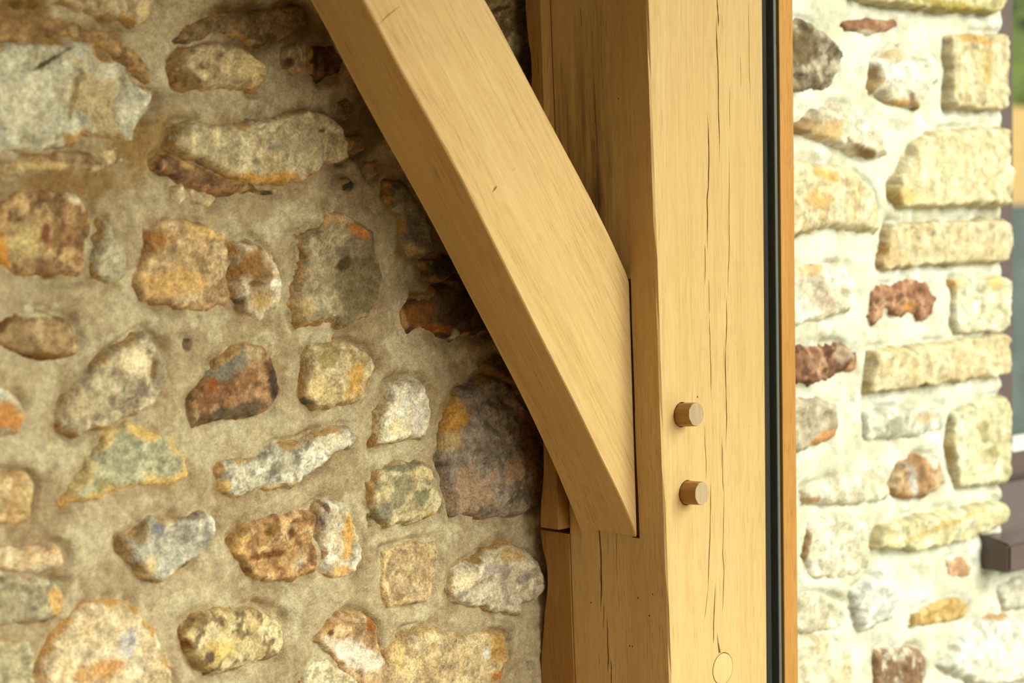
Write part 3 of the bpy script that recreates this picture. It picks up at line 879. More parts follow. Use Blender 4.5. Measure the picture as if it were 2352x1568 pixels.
# label, outline in picture coordinates, colours, patches ((x, y), rx, ry, angle, colour, softness), options
LEFT = [
 ('pale tan stone cut by the top edge', [(-60, -90), (340, -90), (357, 0), (350, 38), (325, 62), (270, 48), (200, 28), (150, 12), (100, 20), (30, 12), (-60, 10)], [(190, 162, 108), (170, 138, 80), (205, 180, 130)], [((60, 0), 70, 30, 0, (120, 92, 40)), ((335, 25), 16, 30, 10, (215, 195, 140))], {}),
 ('ochre brown band under the top edge', [(-40, 40), (60, 35), (140, 40), (200, 60), (270, 85), (310, 120), (345, 165), (340, 190), (300, 150), (240, 115), (180, 92), (100, 88), (20, 88), (-40, 90)], [(160, 115, 45), (140, 95, 35), (175, 135, 65)], [], dict(H=.006)),  # low ochre brown band along the top of the wall
 ('large pale grey flat stone with a dark notch', [(-60, 130), (10, 108), (30, 95), (90, 92), (150, 105), (165, 96), (215, 100), (230, 130), (290, 150), (315, 190), (362, 205), (355, 240), (330, 270), (310, 325), (250, 322), (200, 312), (150, 340), (100, 345), (40, 352), (-60, 365)], [(198, 192, 158), (180, 168, 128), (210, 202, 168)], [((230, 230), 90, 60, 60, (178, 160, 118)), ((118, 140), 52, 7, -33, (70, 50, 25), .2), ((180, 215), 6, 60, 14, (150, 128, 88), .3), ((60, 250), 70, 60, 0, (205, 200, 170)), ((215, 320), 70, 14, 0, (165, 130, 75))], dict(rimw=.016, facet=.008)),
 ('rough tan stone below the large pale stone', [(-50, 372), (40, 362), (120, 350), (200, 345), (265, 332), (290, 350), (280, 385), (200, 400), (120, 398), (40, 410), (-50, 420)], [(172, 140, 82), (190, 160, 100), (140, 105, 55)], [((95, 380), 60, 8, 0, (205, 178, 118))], dict(H=.007)),
 ('broad brown ochre stone on the left edge', [(-60, 500), (0, 462), (40, 440), (120, 430), (180, 450), (215, 480), (215, 520), (200, 560), (195, 610), (190, 640), (120, 642), (40, 640), (0, 610), (-60, 570)], [(172, 128, 62), (150, 104, 42), (192, 150, 82), (120, 85, 40)], [((60, 545), 45, 42, 0, (198, 178, 122)), ((172, 452), 18, 14, 40, (232, 222, 188), .2), ((10, 600), 20, 50, 0, (200, 140, 55)), ((110, 535), 8, 20, 0, (120, 70, 45))], {}),
 ('grey triangular stone beside the brown ochre stone', [(250, 500), (272, 545), (296, 590), (290, 640), (255, 655), (212, 645), (206, 600), (222, 550), (236, 515)], [(178, 165, 122), (190, 175, 130), (160, 145, 105)], [((205, 650), 14, 14, 0, (140, 90, 35))], {}),
 ('tan stone with a pale knob at its right end', [(395, 150), (430, 112), (500, 92), (560, 100), (605, 138), (620, 175), (605, 200), (575, 208), (520, 205), (470, 215), (420, 200), (395, 180)], [(172, 142, 86), (150, 118, 62), (190, 165, 108)], [((590, 165), 35, 38, 0, (214, 196, 138)), ((473, 172), 12, 10, 0, (215, 195, 150), .2), ((440, 180), 30, 25, 0, (120, 98, 58))], dict(H=.016)),
 ('dark brown rough stone at the top', [(400, 95), (430, 55), (500, 30), (600, 22), (690, 10), (715, 60), (650, 90), (600, 110), (560, 88), (500, 80), (440, 98)], [(128, 96, 42), (105, 76, 30), (145, 112, 56)], [], dict(H=.009)),
 ('small tan stone high beside the brace', [(655, 110), (690, 95), (712, 130), (708, 170), (680, 178), (662, 152)], [(172, 142, 95), (150, 115, 65), (195, 172, 125)], [((672, 150), 6, 16, 0, (60, 42, 20), .2)], {}),
 ('dark reddish stone high beside the brace', [(712, 112), (760, 98), (790, 140), (778, 175), (738, 186), (714, 165)], [(96, 54, 26), (70, 40, 18), (110, 72, 36)], [], {}),
 ('long pale tan stone with a wavy upper edge', [(392, 300), (410, 280), (470, 281), (540, 285), (600, 270), (650, 262), (690, 245), (740, 255), (790, 290), (806, 330), (800, 368), (750, 375), (720, 400), (690, 425), (620, 425), (560, 420), (520, 400), (450, 370), (390, 340)], [(202, 178, 120), (184, 158, 100), (214, 192, 140), (165, 148, 108)], [((700, 330), 50, 40, -20, (180, 168, 130)), ((742, 300), 14, 8, -30, (120, 70, 30), .2), ((520, 350), 40, 14, 0, (170, 158, 122)), ((620, 410), 90, 14, 0, (190, 145, 70)), ((430, 300), 20, 14, 0, (150, 135, 95))], dict(H=.018, rimw=.008, facet=.004)),
 ('rusty brown stone under the long pale stone', [(342, 378), (380, 350), (440, 378), (520, 408), (600, 430), (700, 432), (645, 450), (560, 442), (500, 446), (430, 430), (380, 400)], [(140, 94, 42), (108, 74, 36), (165, 115, 58)], [((640, 440), 50, 10, -10, (66, 60, 40), .3)], dict(H=.009, rimw=.006)),
 ('small pale pebble beneath the rusty stone', [(397, 430), (420, 420), (430, 450), (415, 470), (402, 455)], [(214, 192, 140), (200, 172, 118)], [], dict(H=.006, rimw=.005)),
 ('small pale pebble next to another below the long stone', [(432, 432), (470, 426), (500, 455), (482, 474), (445, 466)], [(208, 182, 128), (190, 160, 104)], [], dict(H=.006, rimw=.005)),
 ('large square tan ochre stone', [(335, 522), (400, 500), (470, 510), (522, 535), (530, 600), (525, 650), (535, 700), (480, 717), (420, 716), (330, 692), (312, 662), (320, 610), (330, 560)], [(192, 152, 88), (174, 134, 72), (206, 170, 108), (160, 118, 62)], [((370, 545), 26, 30, 0, (160, 112, 52)), ((470, 530), 50, 12, 20, (208, 178, 112)), ((400, 650), 60, 30, 0, (196, 160, 100))], dict(H=.014, facet=.007)),
 ('rounded brown stone with a whitish rim', [(536, 562), (580, 545), (620, 580), (642, 620), (657, 660), (640, 712), (600, 740), (562, 722), (548, 680), (536, 620)], [(202, 182, 144), (190, 160, 110), (172, 142, 96)], [((585, 615), 36, 36, 0, (132, 94, 44)), ((612, 690), 24, 30, 0, (178, 150, 92)), ((555, 695), 12, 12, 0, (92, 78, 62), .2), ((640, 650), 14, 10, 0, (240, 228, 205), .2), ((598, 650), 20, 8, 0, (100, 70, 32), .3)], dict(H=.017)),
 ('tall tan stone with a dark olive lower corner', [(752, 478), (800, 490), (860, 530), (870, 580), (882, 640), (876, 690), (850, 730), (800, 749), (740, 746), (690, 753), (668, 717), (672, 660), (688, 600), (690, 540), (742, 518)], [(160, 138, 92), (145, 122, 80), (174, 152, 104)], [((835, 650), 55, 85, 8, (112, 102, 68)), ((800, 605), 22, 14, -40, (70, 58, 32), .3), ((840, 535), 30, 10, 35, (192, 128, 62), .3), ((690, 710), 18, 35, 0, (194, 168, 118)), ((780, 500), 30, 18, 20, (182, 150, 98))], dict(H=.012, facet=.008)),
 ('grey slender stone close to the brace', [(900, 420), (932, 425), (962, 470), (992, 520), (1004, 570), (978, 590), (946, 582), (930, 545), (918, 500), (896, 460)], [(140, 132, 112), (122, 114, 96), (160, 150, 126)], [((950, 570), 30, 16, 0, (178, 164, 128))], {}),
 ('dark brown stone behind the brace', [(922, 722), (945, 690), (990, 668), (1040, 640), (1072, 625), (1110, 650), (1150, 700), (1150, 765), (1060, 772), (1040, 786), (1010, 776), (975, 750), (936, 770), (924, 745)], [(86, 60, 26), (70, 46, 18), (104, 74, 34)], [((965, 720), 30, 30, 0, (128, 88, 40)), ((1050, 770), 12, 12, 0, (170, 160, 140), .2), ((1000, 755), 40, 8, 12, (140, 84, 34), .3)], dict(H=.017)),
 ('olive dark stone above the dark brown stone', [(975, 602), (1030, 585), (1065, 612), (1050, 630), (1020, 645), (985, 640)], [(88, 76, 40), (72, 60, 30)], [], {}),
 ('brown rounded stone near the left edge', [(-30, 760), (0, 735), (40, 712), (100, 715), (160, 732), (186, 772), (180, 812), (120, 832), (60, 822), (10, 802), (-30, 790)], [(168, 132, 72), (150, 116, 60), (184, 150, 92)], [((80, 722), 40, 8, 10, (202, 192, 152), .3), ((5, 750), 14, 20, 0, (90, 68, 38))], dict(rim=((110, 76, 32), .006))),
 ('slanting grey beige stone with a white patch', [(335, 758), (362, 790), (390, 830), (385, 890), (350, 930), (300, 960), (250, 985), (180, 1000), (140, 985), (133, 945), (165, 900), (220, 850), (270, 800), (310, 772)], [(186, 166, 118), (172, 150, 106), (196, 176, 132), (150, 128, 92)], [((315, 825), 34, 34, 0, (224, 205, 165)), ((362, 850), 8, 24, 10, (112, 84, 44), .3), ((328, 892), 16, 12, 0, (128, 112, 96)), ((190, 930), 40, 30, -30, (178, 160, 124)), ((145, 985), 8, 12, 0, (150, 95, 30), .3)], dict(H=.018)),
 ('striking dark grey and brown striped stone', [(480, 850), (530, 800), (570, 784), (612, 800), (642, 850), (650, 900), (630, 935), (600, 956), (530, 962), (450, 981), (432, 962), (428, 920), (465, 880)], [(152, 104, 50), (132, 84, 36), (172, 124, 66)], [((530, 828), 62, 30, -28, (118, 116, 100)), ((590, 810), 18, 16, 0, (180, 158, 118), .3), ((640, 870), 10, 60, 0, (72, 58, 48)), ((555, 945), 100, 16, -6, (84, 74, 54)), ((445, 965), 16, 14, 0, (165, 145, 110), .3), ((500, 890), 20, 18, 0, (128, 72, 28))], dict(H=.020, facet=.008)),
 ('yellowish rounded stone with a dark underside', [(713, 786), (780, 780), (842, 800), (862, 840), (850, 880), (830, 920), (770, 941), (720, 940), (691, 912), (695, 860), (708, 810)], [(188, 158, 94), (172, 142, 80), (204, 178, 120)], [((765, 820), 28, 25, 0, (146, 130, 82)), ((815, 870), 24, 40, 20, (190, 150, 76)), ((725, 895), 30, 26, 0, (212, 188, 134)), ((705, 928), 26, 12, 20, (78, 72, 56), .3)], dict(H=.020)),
 ('bright white stone', [(895, 880), (925, 868), (965, 872), (986, 910), (996, 940), (988, 990), (975, 1015), (930, 1010), (900, 1016), (869, 1026), (867, 985), (861, 945), (886, 920)], [(230, 214, 176), (222, 202, 162), (238, 226, 194)], [((965, 890), 16, 18, 0, (172, 158, 138)), ((905, 985), 7, 10, 0, (160, 112, 60), .2), ((955, 955), 14, 24, 0, (210, 200, 182)), ((900, 990), 30, 20, 0, (234, 216, 172))], dict(H=.015, facet=.004)),
 ('grey and orange stone cut by the left edge', [(-60, 880), (30, 888), (55, 938), (60, 970), (40, 996), (-60, 1010)], [(192, 182, 146), (180, 160, 115)], [((20, 960), 40, 28, 0, (184, 124, 58)), ((5, 905), 20, 14, 0, (206, 204, 182))], {}),
 ('half round grey green stone with a golden rim', [(290, 968), (340, 985), (400, 1010), (430, 1050), (434, 1092), (400, 1112), (320, 1122), (230, 1147), (140, 1166), (150, 1130), (190, 1080), (220, 1030), (255, 985)], [(166, 160, 116), (156, 150, 108), (176, 168, 124)], [((250, 1130), 26, 30, 0, (148, 138, 92)), ((160, 1150), 25, 14, 0, (160, 130, 92))], dict(H=.014, rim=((212, 178, 106), .009), facet=.003, rough=.0014, tilt=(.03, 0))),
 ('long speckled grey white stone', [(500, 1085), (520, 1055), (600, 1040), (640, 1020), (690, 1016), (740, 992), (810, 978), (823, 1000), (816, 1030), (770, 1045), (740, 1075), (690, 1111), (620, 1126), (540, 1140), (505, 1130)], [(192, 180, 148), (172, 160, 128), (212, 202, 176), (130, 122, 98)], [((680, 1020), 22, 12, 0, (176, 140, 88)), ((520, 1120), 20, 14, 0, (206, 172, 104)), ((770, 1010), 40, 20, -20, (205, 196, 166)), ((640, 1120), 60, 7, -8, (214, 190, 130)), ((700, 1075), 5, 36, 10, (214, 206, 184), .3)], dict(H=.015)),
 ('yellow and grey mottled stone', [(843, 1105), (880, 1080), (930, 1060), (985, 1062), (1010, 1100), (1016, 1150), (1006, 1185), (960, 1200), (890, 1216), (863, 1190), (848, 1150)], [(192, 168, 108), (178, 154, 98), (206, 184, 128)], [((935, 1115), 18, 20, 0, (132, 126, 94)), ((972, 1140), 14, 20, 0, (120, 116, 86)), ((915, 1150), 24, 22, 0, (138, 132, 100)), ((862, 1100), 16, 22, 0, (110, 104, 80)), ((945, 1072), 44, 9, 0, (118, 112, 88)), ((885, 1180), 16, 20, 0, (120, 116, 92)), ((985, 1085), 18, 14, 0, (210, 192, 140))], dict(H=.019, facet=.005)),
 ('large purple grey stone beside the batten', [(1058, 900), (1110, 862), (1170, 872), (1215, 930), (1262, 985), (1262, 1060), (1252, 1120), (1244, 1160), (1190, 1192), (1100, 1190), (1045, 1186), (1034, 1130), (1030, 1090), (1013, 1050), (1018, 1000), (1030, 950)], [(150, 132, 108), (136, 118, 96), (164, 146, 118), (120, 104, 82)], [((1052, 955), 30, 50, 8, (182, 134, 58)), ((1040, 1015), 22, 20, 0, (186, 160, 112)), ((1225, 1010), 30, 90, 0, (118, 84, 38)), ((1240, 1120), 18, 40, 0, (132, 100, 48)), ((1090, 1130), 50, 50, 0, (170, 144, 114)), ((1180, 1080), 30, 24, 0, (174, 146, 112)), ((1110, 900), 30, 20, -30, (138, 124, 106))], dict(H=.020, rimw=.018, facet=.010, rough=.003)),
 ('small ochre stone just under the brace', [(1118, 835), (1150, 815), (1185, 850), (1205, 890), (1180, 890), (1140, 870)], [(128, 94, 46), (104, 76, 36)], [], dict(H=.010, rimw=.006)),
 ('ochre square stone on the left edge', [(-60, 1098), (60, 1085), (82, 1110), (76, 1160), (70, 1206), (0, 1210), (-60, 1202)], [(200, 162, 92), (188, 146, 76), (210, 178, 112)], [], {}),
 ('grey stone with pale edges', [(320, 1200), (350, 1180), (420, 1186), (470, 1172), (497, 1188), (502, 1215), (480, 1252), (440, 1290), (410, 1316), (370, 1342), (330, 1320), (310, 1292), (285, 1266), (278, 1240), (310, 1216)], [(170, 160, 136), (182, 172, 146), (156, 146, 122)], [((495, 1200), 10, 22, 0, (226, 218, 198), .3), ((330, 1225), 16, 34, 10, (132, 112, 74)), ((372, 1208), 14, 22, 10, (118, 116, 116), .3), ((430, 1190), 40, 10, 0, (130, 120, 104)), ((440, 1298), 10, 7, -20, (80, 50, 28), .2), ((350, 1300), 16, 30, 20, (208, 188, 140)), ((300, 1262), 26, 7, 40, (70, 54, 34), .25)], dict(H=.019)),
 ('orange stone with dark rusty hollows', [(543, 1240), (570, 1200), (640, 1185), (700, 1170), (728, 1180), (730, 1250), (728, 1318), (680, 1336), (620, 1336), (570, 1322), (545, 1272)], [(194, 144, 70), (178, 126, 54), (208, 166, 96), (140, 90, 34)], [((682, 1222), 14, 18, 0, (84, 46, 14), .3), ((628, 1212), 12, 20, 0, (120, 92, 46), .3), ((625, 1275), 46, 8, 0, (110, 70, 26), .3), ((700, 1295), 10, 12, 0, (170, 160, 138), .3), ((560, 1255), 16, 24, 0, (214, 178, 112))], dict(H=.017, rough=.0035, facet=.009)),
 ('cream and grey stone with an orange edge', [(735, 1162), (760, 1145), (800, 1160), (818, 1200), (828, 1240), (832, 1280), (816, 1322), (760, 1336), (738, 1320)], [(208, 188, 150), (192, 168, 126), (222, 208, 178)], [((760, 1170), 6, 20, 0, (100, 66, 36), .3), ((808, 1225), 10, 50, 8, (204, 160, 84)), ((765, 1278), 14, 14, 0, (240, 228, 204), .3), ((745, 1200), 10, 20, 0, (150, 140, 128)), ((790, 1315), 22, 12, 0, (216, 172, 100))], dict(H=.018)),
 ('flat tan stone with a thin pale border', [(880, 1265), (940, 1250), (1000, 1240), (1006, 1290), (996, 1340), (990, 1376), (940, 1386), (890, 1396), (880, 1340)], [(188, 154, 96), (178, 142, 86), (196, 164, 108), (162, 126, 74)], [], dict(H=.008, rimw=.005, facet=.003, rim=((216, 188, 136), .004))),
 ('pale stone touching the lower batten', [(1043, 1310), (1100, 1282), (1120, 1262), (1170, 1235), (1215, 1262), (1248, 1300), (1262, 1340), (1240, 1372), (1203, 1390), (1196, 1413), (1140, 1411), (1090, 1396), (1045, 1386), (1031, 1350)], [(204, 186, 146), (190, 170, 130), (216, 200, 162)], [((1140, 1310), 30, 18, 0, (166, 152, 136)), ((1170, 1345), 14, 34, 0, (168, 156, 138)), ((1065, 1365), 22, 7, 0, (146, 140, 124), .3), ((1075, 1335), 30, 24, 0, (222, 206, 166)), ((1180, 1275), 40, 20, 20, (186, 160, 110)), ((1215, 1330), 22, 8, -10, (150, 140, 122), .3)], dict(H=.021, rimw=.012, facet=.009)),
 ('narrow pinkish stone on the left edge', [(-60, 1258), (100, 1245), (148, 1260), (150, 1300), (90, 1316), (0, 1310), (-60, 1312)], [(206, 172, 116), (214, 184, 134), (190, 150, 92)], [], dict(H=.010)),
 ('grey brown stone on the left edge', [(-60, 1326), (90, 1322), (146, 1340), (150, 1400), (110, 1432), (20, 1440), (-60, 1444)], [(158, 142, 102), (144, 128, 92), (172, 156, 114)], [((135, 1380), 14, 30, 0, (212, 176, 110))], dict(H=.012)),
 ('big rounded pinkish stone at the bottom left', [(150, 1432), (200, 1388), (280, 1378), (340, 1420), (380, 1470), (400, 1540), (410, 1680), (70, 1680), (95, 1540), (112, 1480)], [(212, 184, 130), (198, 166, 110), (220, 194, 146)], [((300, 1490), 26, 34, 0, (182, 180, 170)), ((310, 1470), 10, 14, 0, (140, 140, 138), .3), ((240, 1540), 50, 20, 0, (190, 146, 88)), ((340, 1530), 12, 20, 0, (160, 146, 120))], dict(H=.018, rimw=.02, rim=((192, 150, 86), .005))),
 ('yellow stone with dark specks', [(420, 1440), (450, 1410), (520, 1400), (590, 1390), (652, 1420), (656, 1470), (640, 1510), (580, 1526), (520, 1550), (480, 1556), (440, 1502), (413, 1470)], [(202, 174, 104), (188, 156, 88), (214, 190, 128), (112, 84, 48)], [((455, 1430), 30, 18, -20, (130, 104, 66)), ((425, 1480), 14, 30, -30, (110, 70, 28)), ((520, 1490), 40, 24, 0, (210, 182, 112)), ((480, 1510), 14, 14, 0, (84, 66, 56), .3)], dict(H=.019)),
 ('broken stone with an ochre top and white face', [(742, 1440), (780, 1405), (840, 1410), (872, 1440), (872, 1480), (892, 1530), (876, 1620), (812, 1562), (750, 1502), (722, 1470)], [(194, 148, 84), (180, 132, 70), (206, 168, 108)], [((830, 1510), 80, 26, 36, (220, 210, 188)), ((795, 1450), 16, 12, 0, (214, 190, 140)), ((858, 1435), 12, 16, 0, (150, 86, 26), .3), ((835, 1440), 12, 20, 0, (150, 126, 90)), ((772, 1455), 7, 6, 0, (90, 60, 24), .2)], dict(H=.019, facet=.010)),
 ('cream stone cut by the bottom edge', [(690, 1562), (722, 1515), (760, 1512), (822, 1562), (856, 1680), (670, 1680)], [(206, 186, 138), (196, 174, 122), (216, 198, 154)], [], dict(H=.013)),
 ('large tan stone at the bottom with pale spots', [(898, 1492), (940, 1450), (1000, 1440), (1060, 1450), (1120, 1450), (1166, 1460), (1176, 1500), (1160, 1560), (1130, 1680), (880, 1680), (884, 1560)], [(188, 154, 96), (176, 142, 86), (196, 166, 110)], [((1000, 1462), 16, 9, 0, (222, 202, 156), .3), ((945, 1535), 20, 22, 0, (216, 196, 146)), ((1110, 1490), 26, 44, 0, (202, 182, 138)), ((1150, 1480), 20, 34, 0, (186, 148, 80)), ((1125, 1500), 10, 16, 0, (206, 204, 194), .3), ((1150, 1555), 24, 14, 0, (162, 106, 44)), ((920, 1500), 14, 40, 0, (205, 178, 120))], dict(H=.016, rimw=.016)),
 ('grey stone cut by the bottom left corner', [(-60, 1472), (60, 1468), (88, 1500), (85, 1560), (80, 1680), (-60, 1680)], [(172, 158, 108), (160, 144, 98), (182, 168, 122)], [], dict(H=.010)),
 ('brown rough stone between brace and post', [(1100, -140), (1215, -140), (1212, 0), (1214, 60), (1224, 130), (1226, 180), (1190, 190), (1150, 120), (1110, 40)], [(124, 100, 48), (108, 82, 36), (144, 118, 62)], [((1190, 110), 14, 26, 0, (160, 150, 118)), ((1150, 20), 20, 5, -20, (70, 44, 18), .3)], dict(H=.018)),
 ('tan stone hidden behind the brace', [(860, 130), (960, 120), (1030, 200), (1060, 290), (1000, 330), (920, 290), (870, 220)], [(160, 128, 72), (140, 108, 58)], [], {}),
 ('grey stone hidden behind the brace', [(1060, 380), (1130, 370), (1190, 460), (1210, 560), (1150, 600), (1090, 530), (1050, 450)], [(150, 140, 112), (132, 120, 94)], [], {}),
 ('brown stone hidden behind the brace', [(1180, 640), (1230, 640), (1255, 720), (1250, 800), (1215, 820), (1190, 740)], [(122, 92, 48), (140, 110, 62)], [], {}),
 ('small dark chip in the mortar', [(778, 418), (800, 410), (815, 420), (810, 436), (782, 438)], [(72, 64, 44), (58, 52, 36)], [], dict(H=.005, rimw=.004)),
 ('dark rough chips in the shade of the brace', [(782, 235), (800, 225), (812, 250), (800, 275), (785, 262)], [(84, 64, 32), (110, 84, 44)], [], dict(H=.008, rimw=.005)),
 ('small ochre chip right of the long pale stone', [(806, 318), (835, 312), (842, 340), (825, 352), (806, 346)], [(140, 100, 44), (116, 82, 36)], [], dict(H=.008, rimw=.005)),
 ('small tan pebble below the grey green wedge', [(848, 375), (872, 368), (880, 395), (860, 405)], [(176, 136, 84), (150, 108, 58)], [], dict(H=.007, rimw=.005)),
]
